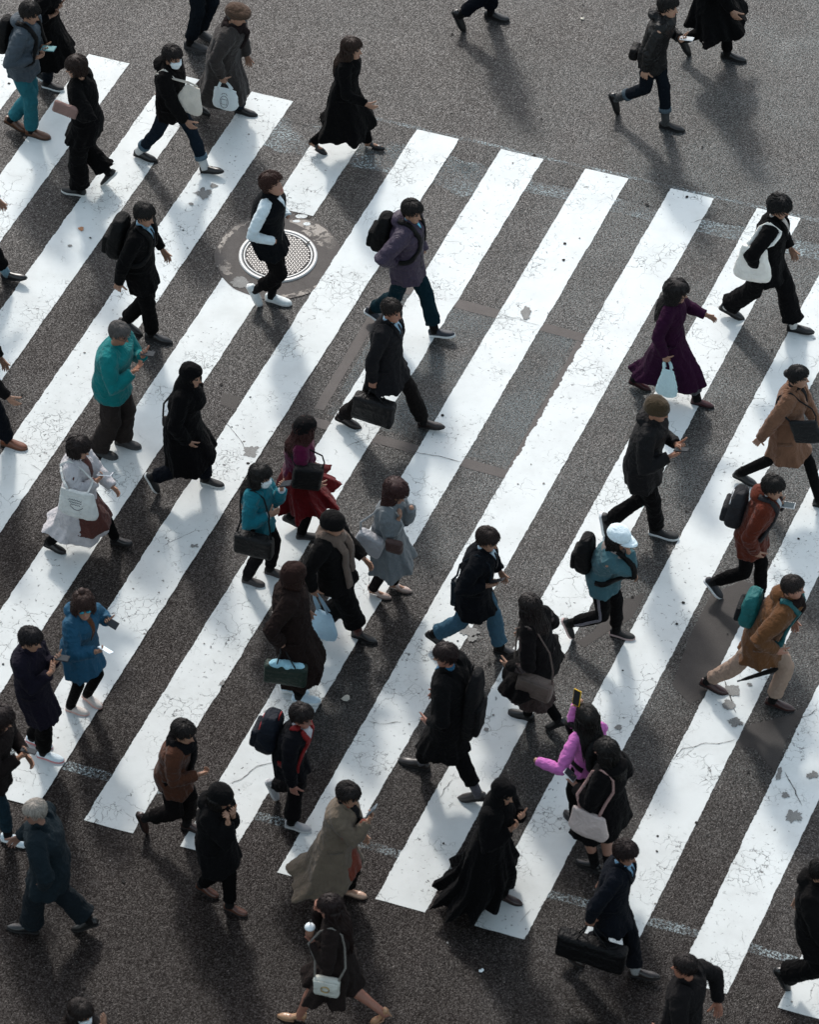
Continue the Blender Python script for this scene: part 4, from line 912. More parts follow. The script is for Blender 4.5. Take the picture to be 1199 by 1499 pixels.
    if lapel:
        zb = shirt[1] if shirt and len(shirt) > 1 else .20
        for sg in (1, -1):
            q = G(); a = [(N.z + .03, .055), (N.z - .03, .075), (N.z - .09, .060), (N.z - zb, .008)]
            ribbon(q, bv, [P_(z, y * sg) for z, y in a], .020, .012, -Fs); q.obj('lapel', cloth(lapel, .9, fab), p.root)
    if zip_:
        q = G(); ribbon(q, bv, [P_(z, .0) for z in np.linspace(N.z - .0, max(hem + .06, Pv.z - .05), 6)], .006, .005, -Fs); q.obj('zip', plain('zip', zip_, .4, .5, .5), p.root)
    if kind in ('jacket', 'coat', 'long') and sleeves and not puff:
        for sg in (1, -1):
            q = G(); zc = Pv.z + (.03 if kind == 'jacket' else -.02); cc = Pv.lerp(N, .1); ribbon(q, bv, [V((cc.x, cc.y, zc + dz)) + F * (.16 * math.cos(a)) + Lf * (sg * .40) for a, dz in ((.9, .012), (1.2, .008), (1.5, .003), (1.8, -.003))], .020, .0035, Lf * -sg, 4); q.obj('pocket_flap', cloth(tuple(x * .8 for x in col), rough, fab), p.root)
    if belt:
        q = G(); zc = Pv.lerp(N, .28).z; cc = Pv.lerp(N, .28); ribbon(q, bv, [V((cc.x, cc.y, zc)) + (F * math.cos(a) + Lf * math.sin(a)) * .17 for a in np.linspace(0, 2 * math.pi, 25)], .022, .008); q.obj('belt', cloth(belt, .9, fab), p.root)
    if cuffcol:
        for i in (0, 1):
            e, wr_ = p.el[i], p.wr[i]; q = G(); d = (wr_ - e).normalized(); q.tube([wr_ - d * .02, wr_ - d * .018, wr_ + d * .012, wr_ + d * .013], [.03, .040, .036, .03], 14); q.obj('cuff', cloth(cuffcol, .85, 'knit'), p.root)
# ---------------------------------------------------------------- things worn and carried
def hat(p, kind, col):
    q = G(); zlo = {'beanie': .018, 'cap': .045, 'flat': .045, 'bowl': .02}[kind]; T = {'beanie': .024, 'cap': .026, 'flat': .030, 'bowl': .028}[kind]; n = 48; ph = np.linspace(0, 2 * np.pi, n, endpoint=False); rings = []
    for k, z in enumerate(np.linspace(zlo - .012, .1155, 22)):
        x, y = head_pt(np.full(n, z), ph); l = np.hypot(x, y) + 1e-6; t = T * (1 - .2 * math.exp(-k)) + .002 * vnoise(np.stack([x * 30, y * 30, np.full(n, z * 60)], 1))
        if kind == 'beanie' and k < 6: t = t + .005
        tz = T * max(0, (z - .05) / .065) * (.85 if kind == 'cap' else .9); zz = z + tz - (.025 * (x < 0) * np.abs(x) / .1 if kind in ('beanie', 'bowl') else 0) * max(0, 1 - k / 10)
        tt = np.where(x > 0, t, t + (.012 if kind == 'beanie' else 0)); rings.append(np.stack([x + x / l * tt, y + y / l * tt, zz + 0 * x], 1))
    g = G(); g.loft(rings, True)
    if kind == 'cap':
        rr = []
        for s, z in ((0, .052), (.5, .050), (.85, .043), (1, .038)):
            r = []
            for a in np.linspace(-1.25, 1.25, 14): r.append(((.10 + .100 * s * math.cos(a * .9)) * (math.cos(a) * .5 + .5), math.sin(a) * (.098 - .012 * s), z - .012 * a * a))
            rr.append(np.array(r + [(x, y, zz - .004) for x, y, zz in r[::-1]]))
        g.loft(rr, True)
    if kind == 'flat':
        g.ball((.02, 0, .092), (.135, .112, .040), 20); g.ball((.10, 0, .062), (.055, .078, .012), 16)
    for v in g.v: q.add(np.array([p.HM @ V(x) for x in v]), [])
    q.f = g.f; q.mi = g.mi; q.obj('hat', cloth(col, .85, 'knit' if kind == 'beanie' else 'wool'), p.root)
def mask(p, col=(.72, .78, .80)):
    g = G(); rr = []
    for z in np.linspace(-.100, -.004, 12):
        r = []; ri = []
        for a in np.linspace(-1.25, 1.25, 17):
            x, y = head_pt(np.array([z]), np.array([a])); k = .012 + .020 * math.exp(-(a / .35) ** 2) * math.exp(-((z + .03) / .03) ** 2) + .008 * math.exp(-(a / .6) ** 2); r.append((x[0] * (1 + k / .09), y[0] * (1 + .10), z)); ri.append((x[0] * .98, y[0] * .98, z))
        rr.append(np.array(r + ri[::-1]))
    g.loft(rr, True); q = G(); q.add(np.array([p.HM @ V(x) for x in np.concatenate(g.v)]), g.f); q.obj('face_mask', cloth(col, .8, 'knit', .05), p.root)
def glasses(p, col=(.02, .02, .02), lens=None):
    q = G(); M = p.HM
    for s in (1, -1):
        c = [(.098, s * .032 + .024 * math.cos(a), .010 + .018 * math.sin(a)) for a in np.linspace(0, 2 * math.pi, 17)]; q.tube([M @ V(x) for x in c], .003, 6); q.tube([M @ V(x) for x in ((.097, s * .055, .014), (.06, s * .078, .014), (-.01, s * .082, .008))], .003, 6)
    q.obj('glasses', plain('frame', col, .3), p.root)
    if lens:
        q = G()
        for s in (1, -1): q.ball(M @ V((.098, s * .032, .010)), (.004, .024, .018), 12, 0, M.to_3x3().normalized().to_4x4())
        q.obj('lens', plain('tinted_lens', lens, .08, .8), p.root)
def scarf(p, col, tails=((.05, .35), (-.04, .25)), fat=.045, name='scarf'):
    g = G(); N, F, L_ = p.N, p.Fs, p.Ls
    for r_, z, f in ((.088, .035, fat), (.100, .005, fat * .95)):
        P = [N + F * (.012 + r_ * math.cos(a)) + L_ * (r_ * math.sin(a)) + V((0, 0, z + .012 * math.sin(3 * a) - .012 * math.cos(a))) for a in np.linspace(0, 2 * math.pi, 19)]; g.tube(P, f, 10)
    for y, l in tails:
        P = []
        for k in np.linspace(0, 1, 6):
            c = p.P.lerp(N, 1) + V((0, 0, -l * k)); r = p.bv.ray_cast(V((N.x, N.y, N.z - l * k)) + F * .5 + L_ * y, -F); q = r[0] if r[0] is not None else c + F * .17 + L_ * y; P.append(q + F * .018)
        g.tube(P, [(.026, .05)] * 6, 10, up=F)
    co, no, fs = remesh(g, .009, 3); co = co + no * (vnoise(co * np.array([25, 25, 12])) * .007)[:, None]; finish(name, co, fs, cloth(col, .95, 'knit'), p.root)
def cover(p, col, drape=.30, w=.15):                       # headscarf / hood down to the shoulders
    g = hair_shell('long', 7); hv = np.concatenate(g.v); hv = np.where(hv[:, 2:3] > -.2, hv * 1.06, hv); q = G(); q.add(np.array([p.HM @ V(x) for x in hv]), g.f); r_ = []
    H, N, F, L_ = p.H, p.N, p.Fs, p.Ls
    q.tube([H + F * -.02 + V((0, 0, .02)), H - F * .025 + V((0, 0, -.05)), N - F * .01 + V((0, 0, .03)), N + V((0, 0, -.06)), N + F * .0 + V((0, 0, -drape * .6)), N + F * .01 + V((0, 0, -drape))], [(.085, .092), (.098, .098), (.11, .12), (.145, w + .05), (.16, w + .07), (.165, w + .07)], 24, up=F)
    co, no, fs = remesh(q, .009, 3); co = co + no * (vnoise(co * np.array([14, 14, 5])) * .009)[:, None]
    # keep the face open
    Mi = p.HM.inverted(); keep = []
    loc = np.array([Mi @ V(x) for x in co]); face = (loc[:, 0] > .045) & (np.abs(loc[:, 1]) < .052) & (loc[:, 2] < .052) & (loc[:, 2] > -.10)
    co[face] -= np.array(p.HM.to_3x3() @ V((1, 0, 0))) * .05
    finish('headscarf', co, fs, cloth(col, .9, 'wool'), p.root)
def thing(name, loc, label, cat, group=None): return empty(name, loc, label, cat, group)
def phone(p, side, label, body=(.02, .02, .022), screen=(.03, .035, .04), glow=0, up=.6, flat=False, shift=(0, 0, 0), long=.145, wide=.072, fwd=None, portrait=True, face=None):
    h = p.hand[side] + V(shift); to = (p.H - h).normalized(); F = fwd if fwd is not None else p.F
    to = V(face).normalized() if face else to
    x = (F * .8 + V((0, 0, 1)) * up).normalized(); z = (to - x * to.dot(x)).normalized()
    if not portrait: M0 = frame(z.cross(x), z)
    else: M0 = frame(x, z)
    M = Matrix.Translation(h) @ M0; t = thing('smartphone', h, label, 'phone', 'phones held by walkers')
    g = G(); g.box(M @ Matrix.Translation(V((.045, 0, .012))), long, wide, .010, .0045); g.obj('case', plain('phone_case', body, .5, .15), t)
    g = G(); g.box(M @ Matrix.Translation(V((.045, 0, .0175))), long - .012, wide - .010, .002); g.obj('screen', plain('phone_screen', screen, .55, .06, 0, glow or None), t, False)
def pos(p, spec):
    if spec[0] == 'l': return on_plane(spec[1], spec[2], p.N + p.L * spec[3], p.L)
    if spec[0] == 'z': return on_z(spec[1], spec[2], spec[3])
    if spec[0] == 'f': return on_plane(spec[1], spec[2], p.N + p.F * spec[3], p.F)
    if spec[0] == 'hand': return p.hand[spec[1]] + V((0, 0, -spec[2]))
def strap(t, p, ends, shoulder, col, r=(.006, .016), mat=None):
    sgn = 1 if shoulder == 0 else -1; top = p.N.lerp(p.sh[shoulder], .72) + V((0, 0, .02)); g = G()
    for e, ff in zip(ends, (1, -1)):
        q = []; 
        a = top + V((0, 0, .06)); path = [top + V((0, 0, .03)), top + p.Fs * ff * .10 + V((0, 0, -.02)), top.lerp(e, .35) + p.Fs * ff * .13, top.lerp(e, .7) + p.Fs * ff * .08, e]
        P = []
        for x in path[:-1]:
            r_ = p.bv.find_nearest(x)
            if r_[0] is not None:
                d = x - r_[0]; inside = d.dot(r_[1]) < 0; x = r_[0] + r_[1] * .014 if inside or d.length < .10 else x
            P.append(x)
        P.append(path[-1]); PP = []
        for i in range(len(P) - 1):
            for k in (0, .5): PP.append(P[i].lerp(P[i + 1], k))
        PP.append(P[-1]); g.tube(PP, [r] * len(PP), 8, up=p.Fs.cross(V((0, 0, 1))))
    g.obj('strap', mat or cloth(col, .8, 'leather'), t)
def tote(p, spec, label, col, w=.36, h=.36, d=.09, yaw=None, shoulder=None, hand=None, cat='bag', name='tote_bag', fab='knit', sag=.03, strapcol=None, print_=None, film=False, narrow=.8, tiltx=0, mat=None, group='bags carried by walkers', strapr=(.005, .014), lab_print=None):
    c = pos(p, spec); fx = p.F if yaw is None else V((math.cos(R(yaw)), math.sin(R(yaw)), 0)); M = Matrix.Translation(c) @ frame(fx, V((0, 0, 1))) @ Matrix.Rotation(R(tiltx), 4, 'Y')
    t = thing(name, c, label, cat, group); g = G(); rings = []; n = 40
    for k in np.linspace(0, 1, 14):
        z = -h / 2 + h * k; wx = w / 2 * (narrow + (1 - narrow) * (1 - k)) * (1 if k > .12 else (.86 + 1.1 * k)); dy = d / 2 * (1.15 - .75 * k) * (1 if k > .1 else .7 + 3 * k); r = []
        for a in np.linspace(0, 2 * np.pi, n, endpoint=False):
            x = wx * math.copysign(abs(math.cos(a)) ** .55, math.cos(a)); y = dy * math.copysign(abs(math.sin(a)) ** .8, math.sin(a))
            r.append(M @ V((x, y, z - sag * k * math.cos(x / w * math.pi) * (1 if k > .5 else k * 2) - (sag * .6 * (1 - k) * (1 - (2 * x / w) ** 2)))))
        rings.append(np.array(r))
    g.loft(rings, True); co, no, fs = remesh(g, .008 if w > .2 else .006, 2); sg = hash(label) % 50
    co = co + no * (vnoise(co * np.array([16, 16, 9]) + len(label)) * .008 + vnoise(co * 40) * (.004 if film else .0015))[:, None]
    mt = mat or (filmmat(tuple(col)) if film else cloth(col, .85, fab)); finish('bag_body', co, fs, mt, t); bv = bvh_of(co, fs)
    e = [M @ V((w * .30 * narrow, 0, h / 2 - .01)), M @ V((-w * .30 * narrow, 0, h / 2 - .01))]
    if shoulder is not None: strap(t, p, e, shoulder, strapcol or col, strapr, None if not film else mt)
    if hand is not None:
        hc = p.hand[hand]
        for s in (1, -1):
            a, b = [x + (M.to_3x3() @ V((0, s * d * .2, 0))) for x in e]; q = G(); q.tube([a, a.lerp(hc, .6) + fx * .02, hc + fx * .02, hc - fx * .02, b.lerp(hc, .6) - fx * .02, b], [strapr] * 6, 8, up=M.to_3x3() @ V((0, 1, 0))); q.obj('handle', mt if film else cloth(strapcol or col, .8, 'leather'), t)
    if print_:
        q = G(); yn = M.to_3x3() @ V((0, 1, 0)); yn = yn if yn.dot(CAM - c) > 0 else -yn; cr_ = random.Random(5)
        for pl in print_:
            path = [M @ V((x * (1 if yn.dot(M.to_3x3() @ V((0, 1, 0))) < 0 else -1), 0, z)) + yn * .3 for x, z in pl]; PP = []
            for x in path:
                r = bv.ray_cast(x, -yn); PP.append((r[0] if r[0] is not None else x - yn * .28) + yn * .0025)
            q.tube(PP, .0028, 5)
        q.obj('print', plain('ink', (.08, .08, .09), .8), t)
    return t, M, bv
def backpack(p, label, col, w=.30, h=.45, d=.16, straps=True, pocket=None, fab='nylon', off=0.0, dz=0.0, dy=0.0, group='backpacks on walkers', strapcol=None, trim=None, rough=.7, name='backpack', back=True, tilt=8):
    c0 = p.P.lerp(p.N, .62) + V((0, 0, dz)) + p.Ls * dy; r = p.bv.ray_cast(c0 - p.Fs * .6, p.Fs); s_ = r[0] if r[0] is not None else c0 - p.Fs * .14
    c = V((s_.x, s_.y, c0.z)) - p.Fs * (d * .42 + off); M = Matrix.Translation(c) @ frame(p.Fs, V((0, 0, 1))) @ Matrix.Rotation(R(tilt), 4, 'Y'); t = thing(name, c, label, 'backpack', group)
    g = G(); rings = []
    for k in np.linspace(0, 1, 14):
        z = -h / 2 + h * k; e = (1 - abs(2 * k - 1) ** 4) ** .4 * .85 + .15 if 0 < k < 1 else .55; rr = []
        for a in np.linspace(0, 2 * np.pi, 32, endpoint=False):
            x = d / 2 * e * (1.05 - .25 * k) * math.copysign(abs(math.cos(a)) ** .6, math.cos(a)); y = w / 2 * e * (1 - .15 * k) * math.copysign(abs(math.sin(a)) ** .6, math.sin(a)); rr.append(M @ V((x, y, z)))
        rings.append(np.array(rr))
    g.loft(rings, True); co, no, fs = remesh(g, .009, 3); co = co + no * (vnoise(co * 11 + len(label)) * .008 + vnoise(co * 30) * .003)[:, None]; finish('pack_body', co, fs, cloth(col, rough, fab), t)
    g = G(); g.box(M @ Matrix.Translation(V((-d * .50, 0, -h * .16))), d * .35, w * .74, h * .45, .025); co2, no2, fs2 = remesh(g, .008, 3); co2 = co2 + no2 * (vnoise(co2 * 20) * .004)[:, None]; finish('pocket', co2, fs2, cloth(pocket or col, rough, fab), t)
    g = G(); g.tube([M @ V((d * .3, y, z)) for y, z in ((-.035, h * .46), (-.03, h * .56), (.03, h * .56), (.035, h * .46))], .007, 8); g.obj('handle', cloth(strapcol or col, .7, 'nylon'), t)
    if trim:
        g = G(); g.tube([M @ V((-d * .30 - .012 * (1 - abs(y) / w), y, h * .40 - abs(y) * .5)) for y in np.linspace(-w * .42, w * .42, 9)], .005, 6); g.obj('zip', plain('zip', trim, .4, .6), t)
    if straps:
        for i, sg in ((0, 1), (1, -1)):
            top = p.N.lerp(p.sh[i], .55); g = G(); path = [c + p.Ls * sg * w * .28 + V((0, 0, h * .42)), top + V((0, 0, .12)) - p.Fs * .06, top + V((0, 0, .12)) + p.Fs * .05, top + V((0, 0, -.08)) + p.Fs * .25, top + p.Ls * sg * .02 + V((0, 0, -.22)) + p.Fs * .25, top + p.Ls * sg * .12 + V((0, 0, -.32)) + p.Fs * .10, top + p.Ls * sg * .10 + V((0, 0, -.36)) - p.Fs * .14]
            ribbon(g, p.bv, path[1:], .026, .014); g.obj('strap', cloth(strapcol or col, .7, 'nylon'), t)
    return t, M
def boxbag(p, spec, label, col, w=.4, h=.28, d=.12, hand=None, shoulder=None, yaw=None, tilt=0, name='briefcase', cat='bag', flap=None, group='bags carried by walkers', fab='leather', strapcol=None, ring=None, tilt2=0):
    c = pos(p, spec); fx = p.F if yaw is None else V((math.cos(R(yaw)), math.sin(R(yaw)), 0)); M = Matrix.Translation(c) @ frame(fx, V((0, 0, 1))) @ Matrix.Rotation(R(tilt), 4, 'Y') @ Matrix.Rotation(R(tilt2), 4, 'X')
    t = thing(name, c, label, cat, group); g = G(); g.box(M @ Matrix.Rotation(R(90), 4, 'X'), w, h, d, min(.03, d * .4)); g.box(M @ Matrix.Translation(V((0, 0, -h * .08))), w * .96, d * 1.08, h * .7, min(.03, d * .35)); co, no, fs = remesh(g, .007, 3); co = co + no * (vnoise(co * 12 + w * 9) * .006)[:, None]; finish('bag_body', co, fs, cloth(col, .55, fab), t)
    if flap is not None:
        s = 1 if (M.to_3x3() @ V((0, 1, 0))).dot(CAM - c) > 0 else -1; g = G(); g.box(M @ Matrix.Translation(V((0, s * (d * .56), h * .16))), w * .9, .014, h * .62, .006); g.obj('flap', cloth(flap, .5, fab), t)
        if ring:
            g = G(); g.tube([M @ V((.035 * math.cos(a), s * (d * .56 + .014), .035 * math.sin(a) + .02)) for a in np.linspace(0, 2 * math.pi, 17)], .006, 6); g.obj('ring', plain('brass', ring, .3, .6, .8), t)
    e = [M @ V((w * .22, 0, h / 2)), M @ V((-w * .22, 0, h / 2))]
    if hand is not None:
        hc = p.hand[hand]
        for s in (1, -1):
            o = M.to_3x3() @ V((0, s * d * .28, 0)); q = G(); q.tube([e[0] + o, e[0].lerp(hc, .7) + o * .6, hc + fx * .03, hc - fx * .03, e[1].lerp(hc, .7) + o * .6, e[1] + o], .007, 8); q.obj('handle', cloth(strapcol or col, .5, 'leather'), t)
    if shoulder is not None: strap(t, p, [M @ V((w * .45, 0, h * .45)), M @ V((-w * .45, 0, h * .45))], shoulder, strapcol or col, (.005, .010))
    return t, M
# ---------------------------------------------------------------- the people, from the top of the picture down
BK = (.0062, .0058, .0060); BK2 = (.009, .008, .008); NV = (.008, .010, .015); HBK = (.011, .009, .008); HBR = (.030, .016, .011); HRD = (.045, .018, .012)
WH = (.72, .75, .76); DEN = (.014, .024, .036); DKD = (.010, .014, .020)
def sn(c=(.012, .012, .013), s=(.7, .72, .72)): return ('sneaker', c, s)
def dr(c=(.011, .010, .010)): return ('dress', c, (.012, .011, .011))
def bt(c=(.012, .011, .011)): return ('boot', c, (.012, .011, .011))

# 1 grey puffer, teal jeans
p = person('person in grey-blue padded jacket and teal jeans looking down at a tablet, top left corner', (43, 20), [(24, 182, 20), (55, 196, 0)], nod=35, hL=('l', 66, 74, .02), hR=('l', 58, 84, -.1), pL='hold', pR='hold',
    top=[dict(kind='jacket', col=(.075, .10, .125), fab='nylon', thick=.035, puff=.012, hood=True, hem=.80, rough=.7)], bottom=('straight', (.030, .19, .235), dict(hem=.03)), shoes=('boot', (.10, .042, .022), (.03, .02, .015)), hair=('short', HBK))
phone(p, 0, 'pale teal tablet held over the street by the walker in grey puffer jacket', (.10, .22, .24), (.16, .30, .31), up=.15, long=.16, wide=.09)
backpack(p, 'black backpack on the walker in grey puffer jacket, cut by the left edge', BK, .30, .44, .16)
# 2 black long coat behind
p = person('person in long black coat with both hands raised, head above the top left edge', (76, -28), [(62, 112, 18), (78, 126, 0)], hL=('l', 88, 12, .02), hR=('l', 81, 22, -.08), pL='hold', pR='hold', nod=25, h=1.52,
    top=[dict(kind='coat', col=BK, hem=.46, flare=.10, lat=.05, thick=.02)], bottom=('slim', DKD), shoes=sn(), hair=('long', HBK), female=True)
# 3 black outfit facing left with pink clutch
p = person('person in all black walking left with pink patterned clutch under one arm', (112, 99), [(108, 279, 0), (157, 260, 52)], yaw=165, look=25, nod=15, hL=('l', 97, 165, .22), hR=None,
    top=[dict(kind='jacket', col=BK, hem=.70, thick=.028, flare=.03, lat=.02)], bottom=('wide', BK, dict(hem=.04, fab='wool')), shoes=sn(BK, (.6, .6, .58)), hair=('bob', HRD[:0] + (.022, .012, .009), dict(L=.06)), female=True)
boxbag(p, ('l', 96, 161, .31), 'pink dotted clutch bag under the arm of the walker in black going left', (.36, .22, .19), .27, .15, .06, tilt=-14, name='clutch_bag', fab='knit')
# 4 mask man with tote
p = person('walker in white face mask, black hooded jacket and cuffed jeans with cream tote', (252, 84), [(309, 248, -14), (213, 228, 8)], nod=22, look=-20,
    top=[dict(kind='jacket', col=BK2, hem=.74, thick=.032, hood=True)], bottom=('slim', (.014, .024, .038), dict(hem=.10, cuff=(.14, .22, .28))), socks=(.6, .62, .62), shoes=dr(), hair=('short', (.014, .010, .009)))
mask(p); tote(p, ('l', 279, 143, -.16), 'cream canvas tote swinging from the masked walker in black jacket', (.68, .62, .54), .34, .36, .08, shoulder=1, narrow=.45, tiltx=12)
# 5 flat cap man
p = person('older man in brown flat cap and long grey-brown overcoat at the end of the crossing', (345, 24), [(293, 158, 22), (360, 163, 0)], nod=28, hR=('l', 328, 121, -.27), hL=('rel', .08, .0, -.47), pR='grip', build=1.12,
    top=[dict(kind='long', col=(.062, .052, .048), hem=.28, thick=.034, flare=.03, lat=.03)], bottom=('straight', DEN), shoes=dr(), hair=('crop', (.05, .045, .04), dict(hat=1)))
hat(p, 'flat', (.12, .07, .045)); scarf(p, (.022, .015, .015), tails=((.0, .25),), fat=.035)
tote(p, ('l', 330, 143, -.30), 'white plastic bag with jar drawing held by the older man in flat cap', (.72, .76, .78), .29, .25, .10, hand=1, film=True, name='plastic_bag', narrow=.85,
     print_=[[(.045 * math.cos(a) + .0, .07 * math.sin(a) - .03) for a in np.linspace(0, 6.3, 20)], [(-.03, .0), (.03, .0), (.03, -.06), (-.03, -.06), (-.03, 0)], [(-.03, .05), (-.02, .07), (.02, .07), (.03, .05)]])
# 6 legs behind
p = person('person in dark jeans behind the man in flat cap, only legs in view', (300, -118), [(300, 52, 12), (287, 68, 0)], h=1.56, hL=('l', 330, 12, .22), hR=('l', 270, 6, -.24),
    top=[dict(kind='jacket', col=(.03, .026, .025), hem=.78, thick=.02)], bottom=('straight', (.012, .016, .022), dict(hem=.05)), shoes=sn((.035, .033, .033), (.06, .055, .055)), hair=('short', HBK))
# 7 woman long black coat
p = person('woman in long black coat and heels with long brown hair swinging behind her', (515, 72), [(548, 213, -4), (466, 216, 22)], nod=8, hR=('l', 546, 158, -.20), female=True,
    top=[dict(kind='long', col=BK, hem=.33, flare=.15, lat=.04, thick=.014, folds=.02, nf=5, jag=.02)], bottom=('tights', BK), shoes=('heel', BK, BK), hair=('long', HBR, dict(L=.32)))
# 8 legs at top
p = person('person in navy trousers cut by the top edge, only lower legs in view', (722, -158), [(727, 24, 0), (674, 30, 62)], h=1.58,
    top=[dict(kind='jacket', col=BK, hem=.78, thick=.02)], bottom=('straight', NV, dict(hem=.05)), shoes=bt(), hair=('short', HBK))
# 9 leather jacket
p = person('young man in shiny black leather jacket and cropped jeans holding a white phone, top right', (978, 10), [(983, 185, 0), (902, 152, 68)], nod=10, look=-8, hL=('l', 1000, 60, -.02), pL='hold', hR=('l', 938, 126, -.24),
    top=[dict(kind='jacket', col=BK, hem=.76, thick=.022, fab='leather', hood=True, rough=.5)], bottom=('slim', DKD, dict(hem=.13, cuff=(.12, .16, .19))), socks=(.07, .07, .07), shoes=dr(), hair=('part', HBK), skincol=(.48, .29, .20))
phone(p, 0, 'white phone in the hand of the young man in leather jacket', (.7, .7, .7), (.45, .47, .48), up=.1)
boxbag(p, ('l', 930, 76, .02), 'small black bag with an orange tag behind the man in leather jacket', BK2, .17, .15, .10, name='waist_bag', fab='nylon', yaw=70, flap=(.02, .018, .018))
# 10 long coat behind
p = person('person cut by the top edge in flying black coat near the man in leather jacket', (1062, -82), [(1073, 83, 0), (1003, 66, 55)], h=1.56, twist=-8,
    top=[dict(kind='long', col=BK, hem=.52, flare=.16, lat=.08, thick=.02, folds=.022, nf=5, jag=.05)], bottom=('slim', BK), shoes=dr(), hair=('short', HBK))
# 11 suit with backpack
p = person('man in black overcoat, blue shirt and tie with black backpack reaching one hand forward', (211, 315), [(190, 478, 25), (231, 494, 0)], nod=28, look=-12, hL=('l', 243, 374, .27), hR=('l', 171, 424, -.26),
    top=[dict(kind='jacket', col=BK, hem=.66, thick=.026, shirt=((.22, .38, .50), .16, .045), tie=(.012, .013, .02))], bottom=('straight', BK), shoes=dr((.02, .018, .018)), hair=('short', HBK))
backpack(p, 'black backpack on the man in black overcoat and tie near the left edge', BK, .34, .50, .20)
# 12 left-edge leg
p = person('person cut by the left edge, only a black shoe with blue sock in view', (-55, 232), [(-70, 396, 10), (19, 404, -16)], h=1.56, top=[dict(kind='jacket', col=BK, thick=.02)], bottom=('straight', BK, dict(hem=.10)), socks=(.20, .34, .42), shoes=dr(), hair=('short', HBK))
# 13 brown boot
p = person('person in black cut by the left edge, hand and tan boot in view', (-24, 478), [(-45, 640, 10), (20, 649, 0)], h=1.56, hR=('l', 20, 590, -.26), hL=('rel', .05, .1, -.45), top=[dict(kind='jacket', col=BK2, hem=.7, thick=.03)], bottom=('straight', NV), shoes=('boot', (.17, .06, .03), (.10, .05, .03)), hair=('short', HBK))
# 14 teal sweater
p = person('balding man in bright teal sweater and brown trousers typing on his phone with both hands', (174, 488), [(187, 648, 0), (153, 662, 5)], nod=38, look=-10, hL=('l', 212, 521, .02), hR=('l', 202, 538, -.12), pL='hold', pR='point', build=1.18,
    top=[dict(kind='shirt', col=(.006, .235, .24), fab='knit', hem=.77, thick=.03, lat=.0, folds=.004, collar=None, wr=1.0)], bottom=('wide', (.042, .033, .030), dict(fab='wool')), shoes=('sneaker', (.03, .028, .028), (.05, .05, .05)), hair=('crop', (.10, .09, .085)), skincol=(.40, .20, .13))
glasses(p, (.03, .03, .03)); phone(p, 0, 'black phone held by the man in teal sweater', up=.1)
q = G(); wq = p.wr[1]; dq = (p.wr[1] - p.el[1]).normalized(); q.tube([wq - dq * .035, wq - dq * .03, wq - dq * .005, wq], [.026, .036, .035, .026], 16); q.obj('watch', plain('steel', (.5, .5, .5), .3, .5, .7), p.root)
# 15 black hood
p = person('walker in all black with hood and long coat, white rubber soles showing', (279, 551), [(311, 705, 0), (226, 707, 60)], nod=20, hR=('rel', .06, .02, -.48), female=True, h=1.52,
    top=[dict(kind='long', col=(.006, .0055, .006), hem=.46, thick=.034, flare=.06, lat=.06)], bottom=('straight', NV), shoes=sn(BK, (.6, .6, .58)), hair=('none', HBK), build=1.05)
cover(p, (.006, .0055, .006), .20, .10); boxbag(p, ('l', 249, 619, .12), 'small dark shoulder bag swinging behind the hooded walker in black', (.04, .03, .025), .16, .13, .06, shoulder=0, name='shoulder_bag')
# 16 cream coat woman
p = person('woman in cream wool coat over a rust dress with short dark bob, reading her phone', (115, 655), [(178, 791, -10), (82, 800, 14)], nod=25, look=-5, hL=('rel', .34, -.10, -.28), hR=('l', 150, 697, -.06), pR='hold', female=True,
    top=[dict(kind='skirt', col=(.13, .045, .036), hem=.40, flare=.08, thick=.01), dict(kind='coat', col=(.56, .53, .54), hem=.28, flare=.08, sweep=-.10, lat=.02, thick=.030, open_=True, collar='collar', shirt=((.13, .045, .036), .26, .04))], bottom=('tights', BK), shoes=bt((.011, .009, .009)), hair=('bob', (.016, .010, .009), dict(L=.07)))
phone(p, 1, 'white phone held by the woman in cream coat', (.7, .7, .72), (.12, .14, .16), up=.2)
tote(p, ('l', 114, 735, -.30), 'white printed tote bag on the arm of the woman in cream coat', (.66, .66, .63), .42, .32, .10, shoulder=1, narrow=.8,
     print_=[[(-.08 + .012 * i, .04 + .012 * (i % 2)) for i in range(12)], [(-.07 + .012 * i, .015 + .010 * ((i + 1) % 2)) for i in range(11)], [(-.06 + .012 * i, -.012 + .01 * (i % 2)) for i in range(9)], [(.07 * math.cos(a), .01 + .07 * math.sin(a)) for a in np.linspace(3.6, 5.8, 12)]])
# 17 blue coat woman with sunglasses
p = person('woman in bright blue coat and mirrored sunglasses holding two phones', (122, 887), [(136, 1024, 8), (114, 1038, 0, 0, 20)], yaw=-38, look=-38, nod=-3, hL=('l', 160, 912, .16), hR=('l', 150, 952, -.12), pL='hold', pR='hold', female=True,
    top=[dict(kind='jacket', col=(.02, .018, .016), thick=.0, hem=.78), dict(kind='coat', col=(.010, .105, .20), fab='nylon', hem=.56, flare=.0, lat=.03, thick=.034, rough=.75, shirt=((.14, .05, .02), .26, .03), hood=True)], bottom=('tights', BK), shoes=('sneaker', (.55, .50, .46), (.62, .35, .30)), hair=('longcurly', (.035, .017, .013), dict(L=.26)))
glasses(p, (.02, .03, .04), (.01, .25, .35)); phone(p, 0, 'dark phone in the farther hand of the woman in blue coat', up=.0); phone(p, 1, 'white glowing phone in the nearer hand of the woman in blue coat', (.7, .7, .7), (.65, .75, .8), up=.0, glow=.25)
q = G(); q.ball(p.HM @ V((-.045, 0, .145)), (.035, .04, .035), 14); q.obj('hair_bun', hairmat((.035, .017, .013)), p.root)
